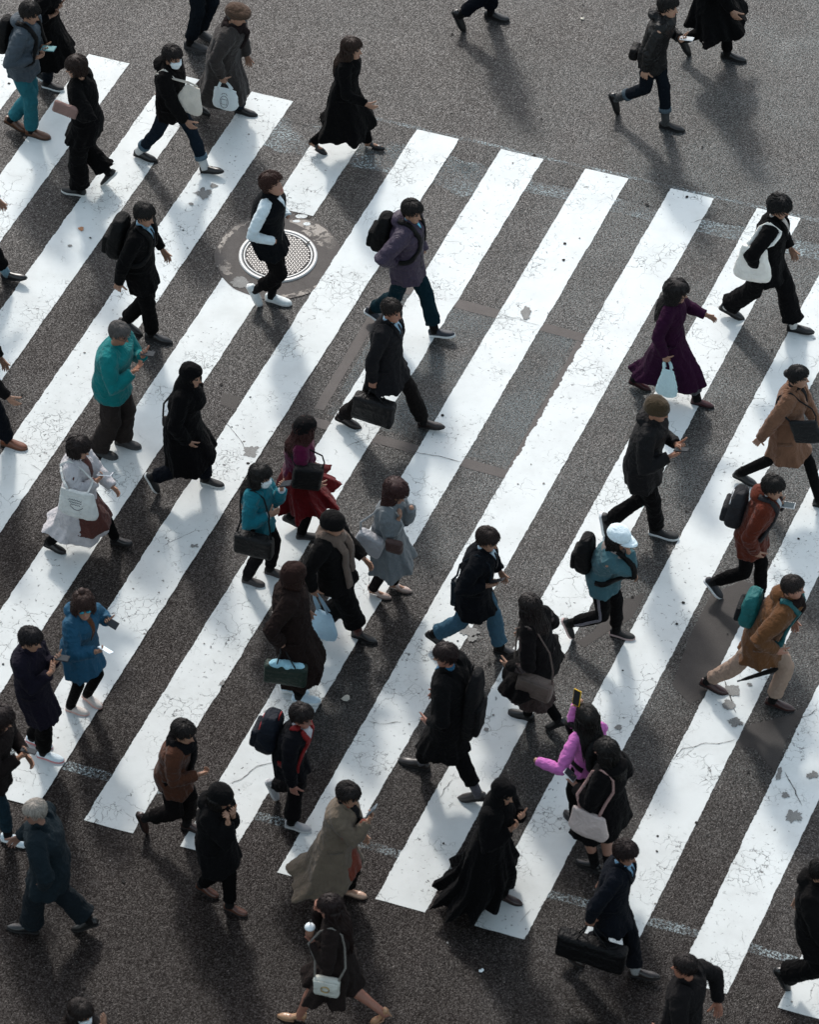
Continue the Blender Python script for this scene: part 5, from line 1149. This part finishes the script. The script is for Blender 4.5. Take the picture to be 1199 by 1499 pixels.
# 18 navy coat phone
p = person('person in knee-length navy coat and white sneakers looking at a phone in both hands', (44, 936), [(58, 1085, 8), (74, 1106, 0)], nod=35, hL=('l', 86, 966, .02), hR=('l', 79, 980, -.10), pL='hold', pR='hold',
    top=[dict(kind='coat', col=(.018, .015, .026), hem=.50, thick=.028, flare=.0, lat=.01, hood=None)], bottom=('straight', BK), shoes=('sneaker', (.60, .68, .72), (.55, .20, .20)), hair=('short', (.012, .009, .010)))
phone(p, 0, 'phone held by the person in navy coat near the left edge', up=.1)
# 19 left-edge dark jacket
p = person('person in brown jacket and blue jeans cut by the left edge, phone held low', (0, 1052), [(-30, 1215, 14), (22, 1228, 0)], nod=30, hR=('l', 36, 1102, -.05), hL=('rel', .2, -.05, -.35), pR='hold', h=1.56,
    top=[dict(kind='jacket', col=(.022, .016, .015), hem=.72, thick=.03, puff=.004)], bottom=('slim', (.020, .045, .062), dict(hem=.09)), shoes=sn((.60, .68, .72)), hair=('curly', (.02, .012, .011)))
phone(p, 1, 'dark phone held low by the walker cut off at the left edge', up=.0)
# 20 grey haired man walking left
p = person('grey-haired man in loose slate blue jacket and trousers walking left, lower left', (52, 1188), [(35, 1357, 0), (124, 1352, 30)], yaw=172, nod=30, look=30, hL=('rel', -.05, .03, -.47), build=1.14,
    top=[dict(kind='jacket', col=(.018, .028, .035), hem=.68, thick=.034, lat=.03, flare=.02)], bottom=('wide', (.015, .021, .026), dict(fab='wool', hem=.05)), shoes=dr(), hair=('crop', (.34, .30, .26)), skincol=(.33, .19, .14))
# 21 rust jacket
p = person('young person in rust brown jacket and black scarf with one bare ankle showing', (268, 1072), [(284, 1210, 0), (212, 1204, 70)], nod=25, look=-10, hR=('l', 300, 1131, .0), pR='hold',
    top=[dict(kind='jacket', col=(.115, .042, .022), hem=.70, thick=.026)], bottom=('straight', (.012, .010, .010), dict(hem=.10)), shoes=dr((.03, .015, .012)), hair=('short', (.012, .009, .008)))
scarf(p, (.010, .009, .010), tails=((.02, .38),), fat=.042)
# 22 black round
p = person('person bundled in a black coat and black hat with brown boots, hands at the face', (322, 1166), [(346, 1330, 0), (305, 1302, 12)], yaw=-25, nod=40, hL=('l', 342, 1190, -.02), hR=('l', 334, 1194, -.12), pL='hold', pR='hold', female=True,
    top=[dict(kind='coat', col=(.008, .0075, .008), hem=.60, thick=.046, flare=.0, lat=.03, hood=True)], bottom=('slim', BK), shoes=bt((.07, .025, .014)), hair=('bobhat', HBK, dict(hat=1))); hat(p, 'bowl', (.008, .0075, .008))
# 23 head at bottom left
p = person('person in pale face mask at the bottom left edge, only the head in view', (118, 1482), [None, (118, 1655, 0)], nod=25, look=-20, h=1.52, hL=('l', 152, 1492, .0), pL='point', female=True, top=[dict(kind='jacket', col=(.03, .026, .026), thick=.02)], bottom=('slim', BK), hair=('long', (.018, .012, .010))); mask(p)
# 24 vest
p = person('young man in black vest over white sweater looking up, beside the manhole cover', (399, 271), [(407, 438, 0), (375, 432, 62)], nod=-28, look=-12, hR=('rel', .12, .02, -.34), hL=('rel', .12, .0, -.34), pR=None, pL=None, female=False,
    top=[dict(kind='shirt', col=(.62, .70, .73), fab='knit', hem=.84, thick=.004, collar='collar', slv=1.05), dict(kind='vest', col=(.008, .009, .011), hem=.72, thick=.044, sleeves=False, collar='high', wr=.8, shirt=((.60, .68, .72), .10, .03), zip_=(.02, .02, .02))], bottom=('straight', (.009, .008, .008), dict(hem=.11)), shoes=sn((.66, .70, .70), (.7, .7, .68)), hair=('messy', (.040, .016, .011)), skincol=(.46, .26, .18))
# 25 purple puffer
p = person('young man in plum quilted jacket, green-blue jeans and canvas sneakers with hands in pockets', (603, 310), [(646, 487, -14), (552, 462, 25)], nod=22, look=-15, hR=('l', 582, 385, -.16), hL=('rel', .12, -.06, -.42), pR=None, pL=None, build=1.06,
    top=[dict(kind='jacket', col=(.060, .040, .075), fab='nylon', hem=.72, thick=.036, puff=.010, hood=True, rough=.6, zip_=(.02, .02, .025), shirt=((.10, .40, .55), .04, .02))], bottom=('straight', (.008, .030, .042), dict(hem=.05)), shoes=sn((.012, .016, .026)), hair=('short', HBK))
backpack(p, 'black angular backpack on the young man in plum jacket', BK, .30, .46, .20, rough=.8)
# 26 businessman
p = person('businessman in dark open overcoat, blue shirt and tie striding with a black briefcase', (573, 455), [(630, 621, -12), (510, 616, 15)], nod=18, look=-12, hR=('l', 545, 566, -.28), pR='grip', build=1.05,
    top=[dict(kind='jacket', col=(.020, .019, .021), hem=.66, thick=.028, shirt=((.30, .46, .58), .17, .045), tie=(.03, .03, .04), lapel=(.018, .017, .019), lat=.04, flare=.05)], bottom=('straight', (.016, .013, .012), dict(fab='wool')), shoes=dr((.022, .014, .012)), hair=('crop', (.016, .011, .009)), skincol=(.42, .21, .14))
boxbag(p, ('l', 547, 600, -.30), 'black leather briefcase in the hand of the businessman in the middle', (.009, .0085, .009), .42, .30, .13, hand=1, tilt=6)
# 27 magenta
p = person('woman in black hat, magenta jacket and flared red skirt with long brown hair', (446, 628), [(432, 762, 30), (452, 783, 0)], yaw=0, nod=20, look=35, hR=('rel', .15, .0, -.40), female=True,
    top=[dict(kind='jacket', col=(.12, .007, .045), hem=.80, thick=.024), dict(kind='skirt', col=(.16, .006, .008), hem=.55, flare=.16, lat=.10, thick=.012, folds=.03, nf=9)], bottom=('tights', BK), shoes=sn(BK, (.05, .045, .045)), hair=('long', (.045, .014, .012), dict(L=.24, wave=.5))); hat(p, 'bowl', (.008, .0075, .008))
boxbag(p, ('l', 450, 697, -.24), 'large slouchy black bag on the side of the woman in magenta jacket', BK2, .28, .26, .14, shoulder=1, name='shoulder_bag', fab='nylon', tilt=8)
# 28 turquoise
p = person('woman in turquoise jacket, face mask and long black hair holding a phone', (381, 697), [(405, 837, 0), (372, 850, 0)], nod=20, look=-5, hL=('l', 414, 712, .02), hR=('l', 404, 750, -.10), pL='hold', pR='relax', female=True,
    top=[dict(kind='jacket', col=(.012, .20, .26), hem=.78, thick=.024, cuffcol=(.45, .5, .55), collar='collar')], bottom=('slim', (.014, .012, .013)), shoes=sn((.035, .03, .03), (.06, .05, .05)), hair=('long', HBK, dict(L=.30))); mask(p)
phone(p, 0, 'dark phone raised by the woman in turquoise jacket', up=.4)
boxbag(p, ('l', 372, 797, -.28), 'black handbag with a pink charm at the hip of the woman in turquoise jacket', BK, .38, .24, .13, shoulder=1, name='handbag')
# 29 grey coat
p = person('woman in belted light grey coat with curly brown hair, sleeve at her face', (579, 720), [(586, 859, 0), (556, 868, 0)], nod=30, look=-20, hL=('l', 604, 738, -.02), hR=('l', 588, 752, -.10), pL=None, pR='hold', female=True,
    top=[dict(kind='coat', col=(.25, .275, .29), hem=.42, flare=.07, lat=.03, thick=.018, folds=.022, nf=6, belt=(.13, .145, .16))], bottom=('tights', (.016, .012, .012)), shoes=('heel', (.48, .36, .31), (.2, .14, .12)), hair=('curly', (.040, .016, .014)))
boxbag(p, ('l', 541, 795, -.18), 'silver-white handbag with laced edge behind the woman in grey coat', (.48, .48, .50), .28, .24, .11, shoulder=1, name='handbag', strapcol=(.5, .5, .5), tilt=18)
boxbag(p, ('l', 577, 800, -.27), 'small brown bag on the belt of the woman in grey coat', (.10, .055, .048), .17, .15, .07, name='pouch')
# 30 scarf
p = person('person in black beret and long beige scarf over wide black trousers, hand swung forward', (487, 768), [(470, 915, 40), (533, 931, 0)], yaw=-25, nod=15, look=5, hR=('rel', -.05, .08, -.46), hL=('l', 541, 826, .20), pL='relax',
    top=[dict(kind='jacket', col=(.011, .010, .010), hem=.76, thick=.036, lat=.03)], bottom=('wide', (.009, .0085, .0085), dict(hem=.14, fab='wool')), socks=(.12, .04, .03), shoes=dr((.009, .008, .008)), hair=('crop', (.012, .010, .009), dict(hat=1))); hat(p, 'bowl', (.010, .009, .009))
scarf(p, (.20, .145, .115), tails=((.07, .42), (-.05, .52)), fat=.045)
tote(p, ('l', 474, 912, -.24), 'pale blue plastic carrier bag between the scarf wearer and the brown fur coat', (.40, .52, .60), .30, .34, .10, hand=1, film=True, name='plastic_bag', narrow=.55)
# 31 fur coat
p = person('person in long dark brown fur coat and brown wool hat, pale sneakers', (430, 842), [(432, 1008, 10), (448, 1022, 0)], yaw=-5, look=40, nod=20, hR=('l', 415, 945, -.26), pR='grip', build=1.1, h=1.52,
    top=[dict(kind='long', col=(.026, .016, .014), fab='fur', hem=.34, thick=.036, flare=.04, lat=.05)], bottom=('slim', BK), shoes=sn((.50, .62, .70)), hair=('bobhat', (.03, .014, .011), dict(hat=1))); hat(p, 'beanie', (.035, .018, .015))
t, M = boxbag(p, ('l', 418, 985, -.32), 'dark green tote stuffed with light blue cloth carried by the fur coat wearer', (.014, .036, .026), .40, .23, .13, hand=1, tilt=4, name='tote_bag', strapcol=(.02, .02, .02), group='bags carried by walkers')
g = G(); g.ball(M @ V((-.08, 0, .10)), (.09, .05, .045), 16, 0, M.to_3x3().to_4x4()); g.ball(M @ V((.08, 0, .10)), (.09, .05, .04), 16, 0, M.to_3x3().to_4x4()); g.ball(M @ V((0, 0, .11)), (.09, .05, .045), 16, 0, M.to_3x3().to_4x4()); co, no, fs = remesh(g, .008, 3); co = co + no * (vnoise(co * 22) * .014)[:, None]
k = thing('folded_cloth', M @ V((0, 0, .1)), 'light blue cloth sticking out of the dark green tote', 'cloth'); finish_ = G(); finish_.add(co, fs); finish_.obj('cloth_bundle', cloth((.36, .62, .72), .9, 'knit'), k)
# 32 glasses and red straps
p = person('young man with glasses in black jacket over white shirt wearing a backpack with red straps', (441, 1048), [(437, 1208, 0), (402, 1156, 66)], nod=22, look=-8, hR=('l', 430, 1160, -.26),
    top=[dict(kind='jacket', col=(.010, .010, .013), hem=.70, thick=.028, shirt=((.50, .50, .53), .34, .07, .01))], bottom=('straight', (.010, .009, .010)), shoes=sn((.30, .30, .31), (.5, .5, .5)), hair=('short', (.016, .011, .010)), skincol=(.40, .19, .14)); glasses(p, (.15, .10, .08))
backpack(p, 'black backpack with red trim on the young man with glasses', (.012, .016, .026), .32, .46, .22, strapcol=(.30, .008, .010), trim=(.35, .01, .01))
# 33 trench
p = person('person in beige trench coat with short black hair raising a phone to the chin', (509, 1163), [(518, 1305, 0), (478, 1318, 12)], nod=38, look=-12, hR=('rel', .24, -.12, -.04), hL=('rel', .12, -.02, -.42), pR='hold', female=False,
    top=[dict(kind='skirt', col=(.26, .055, .03), hem=.46, thick=.012), dict(kind='long', col=(.215, .165, .12), hem=.26, flare=.13, sweep=-.18, lat=.05, thick=.030, folds=.025, nf=5, shirt=((.012, .012, .014), .28, .04))], bottom=('straight', BK), shoes=('flat', (.50, .32, .23), (.12, .08, .06)), hair=('short', (.014, .010, .009)))
phone(p, 1, 'grey phone held to the chin by the person in trench coat', (.16, .19, .21), (.10, .12, .14), up=1.4)
# 34 woman with iced drink
p = person('bare-legged woman with long hair walking left with an iced drink, bottom edge', (484, 1328), [(428, 1487, 0), (556, 1488, 42)], yaw=168, look=12, nod=22, hL=('l', 452, 1368, .10), pL='hold', hR=('l', 462, 1322, -.10), pR='hold', female=True, bare=True, skincol=(.36, .17, .12),
    top=[dict(kind='coat', col=(.026, .018, .016), hem=.56, flare=.11, lat=.06, thick=.014, folds=.03, nf=6, fab='wool')], shoes=('heel', (.36, .20, .11), (.3, .17, .1)), hair=('long', (.018, .010, .009), dict(L=.50)))
c = p.hand[0] + V((0, 0, .03)); t = thing('drink_cup', c, 'cup of iced drink with domed lid held by the woman at bottom edge', 'cup')
g = G(); g.tube([c + V((0, 0, -.07)), c + V((0, 0, -.065)), c + V((0, 0, .045)), c + V((0, 0, .05))], [.028, .030, .042, .042], 20); g.obj('cup', plain('iced_drink', (.30, .16, .11), .2), t)
g = G(); g.tube([c + V((0, 0, .05)), c + V((0, 0, .056)), c + V((0, 0, .075)), c + V((0, 0, .088))], [.046, .046, .036, .02], 20); g.obj('lid', plain('clear_lid', (.62, .66, .68), .15), t)
g = G(); g.tube([c + V((0, 0, .07)), c + V((.01, 0, .15))], .005, 8); g.obj('straw', plain('straw', (.03, .03, .03), .4), t)
boxbag(p, ('l', 478, 1443, .27), 'white saddle bag with brass ring on a thin strap, worn by the bare-legged woman', (.58, .58, .52), .23, .21, .08, shoulder=0, name='saddle_bag', flap=(.62, .62, .56), ring=(.45, .30, .12), strapcol=(.3, .27, .24))
# 35 navy coat, light jeans
p = person('man in black wool coat and light blue jeans taking a long stride, phone in hand', (713, 790), [(742, 952, 0), (642, 936, 30)], nod=35, look=-8, hR=('l', 722, 856, -.14), hL=('rel', .1, .05, -.42), pR='hold', build=1.05,
    top=[dict(kind='jacket', col=(.009, .010, .013), hem=.60, thick=.032, lat=.03, shirt=((.40, .52, .60), .10, .04), tie=(.012, .012, .018))], bottom=('straight', (.075, .17, .25), dict(hem=.04)), shoes=dr((.014, .010, .010)), hair=('short', (.020, .012, .010)))
phone(p, 1, 'dark phone held by the man in black coat and light jeans', (.03, .03, .033), (.03, .03, .035), up=.5)
boxbag(p, ('l', 672, 868, -.05), 'navy shoulder bag behind the man in black coat and light jeans', (.010, .020, .030), .16, .32, .10, shoulder=1, name='shoulder_bag', fab='nylon')
# 36 long-haired woman walking left
p = person('woman with very long straight hair in black cape coat walking away to the left', (776, 888), [(763, 1044, 0), (812, 1058, 40)], yaw=158, look=-25, nod=10, hL=('rel', .12, .06, -.38), hR=('rel', .12, .06, -.36), female=True,
    top=[dict(kind='skirt', col=(.060, .038, .034), hem=.36, flare=.04, thick=.02), dict(kind='coat', col=(.011, .0095, .0095), hem=.72, flare=.09, sweep=.04, lat=.15, thick=.03, jag=.02)], bottom=('tights', BK), shoes=bt(), hair=('long', (.013, .009, .008), dict(L=.42)))
boxbag(p, ('l', 783, 1005, .26), 'taupe structured handbag behind the woman with very long straight hair', (.20, .15, .125), .34, .23, .12, shoulder=0, name='handbag', flap=(.19, .145, .12), tilt=-6)
# 37 man with instrument case
p = person('man in very long black coat and blue collar walking left, bulky cases on his back', (653, 960), [(608, 1116, 0), (692, 1165, 24)], yaw=160, look=15, nod=22, hL=('rel', .10, .0, -.46), hR=('rel', .12, -.02, -.44), build=1.1,
    top=[dict(kind='long', col=(.009, .0085, .009), hem=.50, thick=.028, lat=.02, flare=.0, shirt=((.03, .16, .30), .05, .03))], bottom=('straight', (.010, .0095, .010), dict(hem=.08)), socks=(.16, .15, .17), shoes=dr((.03, .025, .024)), hair=('short', (.020, .011, .010)), skincol=(.36, .17, .12))
glasses(p, (.25, .15, .08)); backpack(p, 'tall black instrument case on the back of the man in long black coat', (.009, .0085, .0095), .28, .86, .16, name='instrument_case', dz=-.14, tilt=-4, rough=.75, straps=False)
# 38 abaya
p = person('woman in black headscarf and billowing black gown with scalloped hem, hands joined', (736, 1160), [(747, 1314, 0), (690, 1322, 10)], yaw=-25, nod=35, look=-5, hL=('l', 765, 1196, .02), hR=('l', 757, 1207, -.06), pL='hold', pR='hold', female=True,
    top=[dict(kind='dress', col=(.0065, .006, .0065), hem=.15, flare=.15, sweep=-.13, lat=.10, thick=.022, folds=.030, nf=10, jag=.03, collar=None, slv=1.35, name='gown')], bottom=('tights', BK), shoes=dr((.03, .014, .012)), hair=('none', HBK))
cover(p, (.0065, .006, .0065), .26, .11)
# 39 pink sweater
p = person('woman in vivid pink sweater photographing with a yellow phone, one arm stretched left', (859, 1050), [(838, 1196, 0), (868, 1200, 0)], yaw=125, look=-10, nod=-5, hL=('z', 774, 1108, 1.12), hR=('z', 846, 1024, 1.62), pL=None, pR='hold', female=True, h=1.50,
    top=[dict(kind='jacket', col=(.60, .17, .48), fab='knit', hem=.84, thick=.018, collar=None, wr=1.0, slv=.9)], bottom=('slim', BK), shoes=bt(), hair=('long', HBK, dict(L=.36)))
phone(p, 1, 'yellow phone held up by the woman in pink sweater', (.62, .36, .01), (.02, .02, .02), up=2.5, shift=(-.02, -.05, .05), fwd=V((.3, .9, 0)), wide=.08, long=.16, face=(-.55, -.65, .2))
backpack(p, 'black backpack worn high on the back of the woman in pink sweater', BK, .32, .36, .12, dz=.02)
# 40 black coat, cream bag
p = person('bare-legged woman in short black coat beside the pink sweater, white-framed phone in hand', (888, 1100), [(861, 1263, 4), (882, 1272, 0)], yaw=150, look=10, nod=22, hL=('l', 838, 1143, .08), pL='hold', hR=('rel', .1, .03, -.45), female=True, bare=True, skincol=(.38, .21, .15), h=1.53,
    top=[dict(kind='coat', col=(.009, .008, .0085), hem=.66, flare=.08, lat=.06, thick=.034, hood=True)], shoes=bt((.010, .009, .009)), hair=('long', HBK, dict(L=.34)), socks=(.010, .009, .009))
phone(p, 0, 'white-framed phone held by the woman in short black coat', (.75, .75, .75), (.05, .05, .055), up=.6, long=.13, wide=.09)
tote(p, ('l', 862, 1203, .27), 'cream leather tote with twisted pink handles on the woman in short black coat', (.66, .54, .50), .40, .28, .12, shoulder=0, narrow=.8, strapcol=(.5, .30, .27), fab='leather')
# 41 suit bottom
p = person('man in navy suit with light blue shirt striding with a flat black bag, lower right', (915, 1248), [(942, 1424, -12), (838, 1398, 35)], nod=28, look=-8, hR=('l', 862, 1352, -.24), pR='grip',
    top=[dict(kind='jacket', col=(.010, .012, .018), hem=.64, thick=.024, shirt=((.20, .38, .55), .16, .045), tie=(.012, .016, .03), lapel=(.009, .011, .016))], bottom=('straight', (.009, .010, .014), dict(hem=.05, fab='wool')), socks=(.4, .4, .4), shoes=dr((.02, .014, .012)), hair=('short', (.018, .010, .009)), skincol=(.36, .19, .13))
boxbag(p, ('l', 866, 1391, -.28), 'long flat black bag in the hand of the man in navy suit', (.008, .0075, .008), .62, .28, .14, hand=1, name='garment_bag', fab='nylon', tilt=4)
# 42 bottom man
p = person('man in black jacket walking left at the bottom edge, only head and shoulders in view', (1003, 1415), [None, (985, 1590, 0)], yaw=158, nod=12, look=10, h=1.58, hR=('l', 1052, 1476, -.26), hL=('rel', .1, .05, -.42), build=1.1, top=[dict(kind='jacket', col=(.017, .015, .0155), thick=.03)], bottom=('straight', BK), hair=('crop', (.016, .011, .010)), skincol=(.44, .20, .13))
# 43 right edge
p = person('person in black cut by the right edge near the bottom, trailing shoe in view', (1203, 1276), [(1238, 1452, 0), (1148, 1432, 58)], nod=20, h=1.56, top=[dict(kind='jacket', col=(.010, .009, .009), hem=.66, thick=.04, hood=True, lat=.03)], bottom=('wide', BK, dict(fab='wool')), shoes=dr(), hair=('short', HBK), build=1.1)
# 44 tall young man with tote
p = person('fluffy-haired young man in loose black suit carrying a cream shoulder tote', (1140, 304), [(1171, 481, -6), (1072, 456, 20)], nod=28, look=-5, hR=('l', 1118, 400, -.22), hL=('rel', .15, .0, -.46), pR=None,
    top=[dict(kind='jacket', col=(.008, .0075, .008), hem=.66, thick=.034, lat=.03, shirt=((.50, .46, .42), .20, .03), lapel=(.007, .007, .007))], bottom=('wide', (.008, .0075, .008), dict(fab='wool', hem=.05)), socks=(.6, .6, .58), shoes=dr((.009, .008, .008)), hair=('messy', (.009, .008, .008)), build=1.05)
tote(p, ('l', 1103, 383, -.30), 'cream canvas tote hanging from the shoulder of the fluffy-haired young man', (.84, .80, .73), .42, .42, .12, shoulder=1, narrow=.6, strapr=(.006, .022))
# 45 purple coat
p = person('woman in long purple coat and grey trousers with burgundy loafers reaching one hand forward', (990, 428), [(1029, 589, 0), (938, 562, 12)], nod=10, look=5, hL=('l', 1044, 466, .26), hR=('l', 977, 530, -.26), pR='grip', female=True,
    top=[dict(kind='long', col=(.046, .011, .038), hem=.22, flare=.0, sweep=-.02, lat=.0, thick=.022, folds=.012, nf=5)], bottom=('straight', (.13, .13, .135), dict(hem=.06, fab='wool')), shoes=dr((.045, .010, .012)), hair=('longcurly', (.012, .009, .009), dict(L=.36)))
tote(p, ('l', 977, 558, -.29), 'white translucent plastic bag hanging from the hand of the woman in purple coat', (.62, .74, .76), .24, .34, .09, hand=1, film=True, name='plastic_bag', narrow=.5)
# 46 camel coat
p = person('woman in camel coat and black tights striding at the right edge', (1168, 552), [(1209, 738, 0), (1092, 700, 18)], nod=15, look=10, hR=('l', 1106, 650, -.24), hL=('l', 1206, 640, .2), female=True,
    top=[dict(kind='coat', col=(.27, .135, .080), hem=.60, flare=.05, lat=.03, thick=.026, lapel=(.26, .13, .077), shirt=((.02, .02, .022), .18, .025))], bottom=('tights', (.009, .0085, .009)), shoes=('boot', (.010, .009, .009), (.010, .009, .009)), hair=('tied', (.010, .009, .009)))
q = G(); q.ball(p.HM @ V((-.105, 0, .02)), (.04, .045, .04), 14); q.obj('hair_bun', hairmat((.010, .009, .009)), p.root)
boxbag(p, ('l', 1180, 632, -.24), 'flat black folder bag under the arm of the woman in camel coat', (.010, .012, .014), .28, .27, .05, name='folder_bag', shoulder=1, tilt=-18)
# 47 beanie
p = person('man in olive beanie and black jacket looking at his phone, one sneaker kicked up behind', (962, 600), [(887, 768, 78), (971, 780, 0)], nod=22, look=-5, hL=('l', 996, 655, .02), hR=('l', 990, 664, -.08), pL='hold', pR='hold', build=1.08,
    top=[dict(kind='jacket', col=(.011, .010, .011), hem=.72, thick=.036, lat=.03, hood=True, fab='nylon', rough=.7)], bottom=('straight', BK, dict(fab='wool')), shoes=sn(BK), hair=('crop', (.02, .012, .010), dict(hat=1)), skincol=(.44, .23, .15)); hat(p, 'beanie', (.075, .050, .026))
phone(p, 1, 'black phone held by the man in olive beanie', up=.2)
tote(p, ('l', 938, 726, .05), 'small blue and green plastic bag behind the man in olive beanie', (.20, .52, .50), .14, .24, .06, film=True, name='plastic_bag', narrow=.6, hand=None, shoulder=None, tiltx=14)
# 48 white cap
p = person('walker in white cap, pale teal jacket and side-striped track pants', (905, 787), [(912, 927, 0), (835, 920, 64)], nod=30, look=-10, hR=('l', 919, 800, -.04), hL=('rel', .15, -.05, -.30), pR='hold', female=True, h=1.50,
    top=[dict(kind='shirt', col=(.075, .18, .21), hem=.80, thick=.034, fab='knit', lat=.02, wr=1.4)], bottom=('slim', (.009, .0085, .009), dict(hem=.06, stripe=(.26, .24, .27))), shoes=('sneaker', BK, (.50, .36, .34)), hair=('bobhat', HBK, dict(L=.12, hat=1)))
hat(p, 'cap', (.66, .76, .80)); scarf(p, (.36, .29, .26), tails=(), fat=.028, name='hood_lining'); backpack(p, 'black backpack with hanging straps on the walker in white cap', BK, .28, .42, .17, tilt=2)
# 49 rust jacket with grey pack
p = person('young man in rust red hooded jacket and black trousers reading a white phone, right side', (1131, 714), [(1122, 880, 0), (1047, 860, 48)], nod=28, look=-8, hL=('l', 1143, 742, .04), pL='hold', hR=('rel', -.02, .04, -.46),
    top=[dict(kind='jacket', col=(.150, .028, .012), hem=.72, thick=.032, hood=True, shirt=((.5, .55, .58), .14, .03), zip_=(.02, .02, .02))], bottom=('slim', BK, dict(hem=.05)), shoes=sn((.012, .013, .018)), hair=('short', HBK))
phone(p, 0, 'white phone with dark screen held by the young man in rust red jacket', (.72, .72, .72), (.06, .08, .09), up=.1, shift=(.03, 0, 0))
backpack(p, 'dark grey backpack on the young man in rust red jacket', (.035, .034, .038), .30, .44, .19, fab='nylon', trim=(.6, .6, .6))
# 50 brown jacket teal pack
p = person('bearded man in tan brown jacket, beige trousers and dark scarf striding at the right edge', (1160, 860), [(1141, 1030, 4), (1045, 1004, 14)], nod=12, look=10, hL=('l', 1163, 914, .2), hR=('l', 1143, 956, -.26), build=1.14, h=1.56,
    top=[dict(kind='jacket', col=(.175, .075, .028), hem=.66, thick=.036, hood=True, lat=.03)], bottom=('straight', (.42, .30, .23), dict(hem=.05)), shoes=dr((.040, .014, .012)), hair=('crop', (.020, .014, .012)), skincol=(.44, .22, .15)); scarf(p, (.022, .014, .013), tails=((.03, .45),), fat=.035)
backpack(p, 'teal and black backpack on the bearded man in tan brown jacket', (.006, .17, .17), .30, .40, .18, pocket=(.010, .012, .014), strapcol=(.01, .13, .14))
q = pos(p, ('l', 1096, 992, -.10)); t = thing('umbrella', q, 'tip of a folded black umbrella carried by the man in tan brown jacket', 'umbrella'); g = G(); d_ = (p.F * .75 + V((0, 0, .62))).normalized(); g.tube([q - d_ * .10, q - d_ * .03, q + d_ * .30, q + d_ * .34], [.006, .016, .026, .012], 10); g.obj('folded_canopy', cloth(BK2, .7, 'nylon'), t); g = G(); g.tube([q - d_ * .13, q - d_ * .10], [.009, .009], 8); g.obj('ferrule', plain('steel_dark', (.05, .05, .05), .3), t)

# ---------------------------------------------------------------- litter
def flat_scrap(name, x, y, r, col, label, cat, h=.012, seed=0):
    c = on_z(x, y, .004); g = G(); rr = random.Random(seed); n = 9; a0 = [2 * math.pi * i / n for i in range(n)]; top = []; bot = []
    for a in a0: q = r * rr.uniform(.55, 1.15); z = rr.uniform(.002, h); top.append((c.x + q * math.cos(a), c.y + q * math.sin(a), c.z + z + .0035)); bot.append((c.x + q * math.cos(a), c.y + q * math.sin(a), c.z + z))
    g.add(top + bot + [(c.x, c.y, c.z + h * 1.2), (c.x, c.y, c.z + h * 1.2 - .0035)], [(i, (i + 1) % n, 2 * n) for i in range(n)] + [(n + (i + 1) % n, n + i, 2 * n + 1) for i in range(n)] + [(i, n + i, n + (i + 1) % n, (i + 1) % n) for i in range(n)])
    v = np.concatenate(g.v) - np.array((c.x, c.y, 0)); g.v = [v]; o = g.obj(name, plain(name, col, .8, .2), None, False); o.location = (c.x, c.y, 0); tag(o, label, cat)
flat_scrap('paper_scrap', 507, 1022, .045, (.42, .40, .35), 'crumpled beige paper scrap on dark asphalt in the middle of the crossing', 'litter', .02, 3)
flat_scrap('paper_scrap', 705, 1421, .022, (.6, .66, .68), 'tiny white paper scrap on the asphalt near the bottom edge', 'litter', .012, 5)
flat_scrap('paper_scrap', 853, 29, .025, (.55, .52, .44), 'tiny pale scrap on the open asphalt at the top', 'litter', .012, 8)
flat_scrap('fallen_leaf', 118, 336, .035, (.45, .22, .12), 'small orange-brown leaf on a white stripe at left', 'leaf', .010, 11)
for r_ in REPORT: print('PERSON', r_)
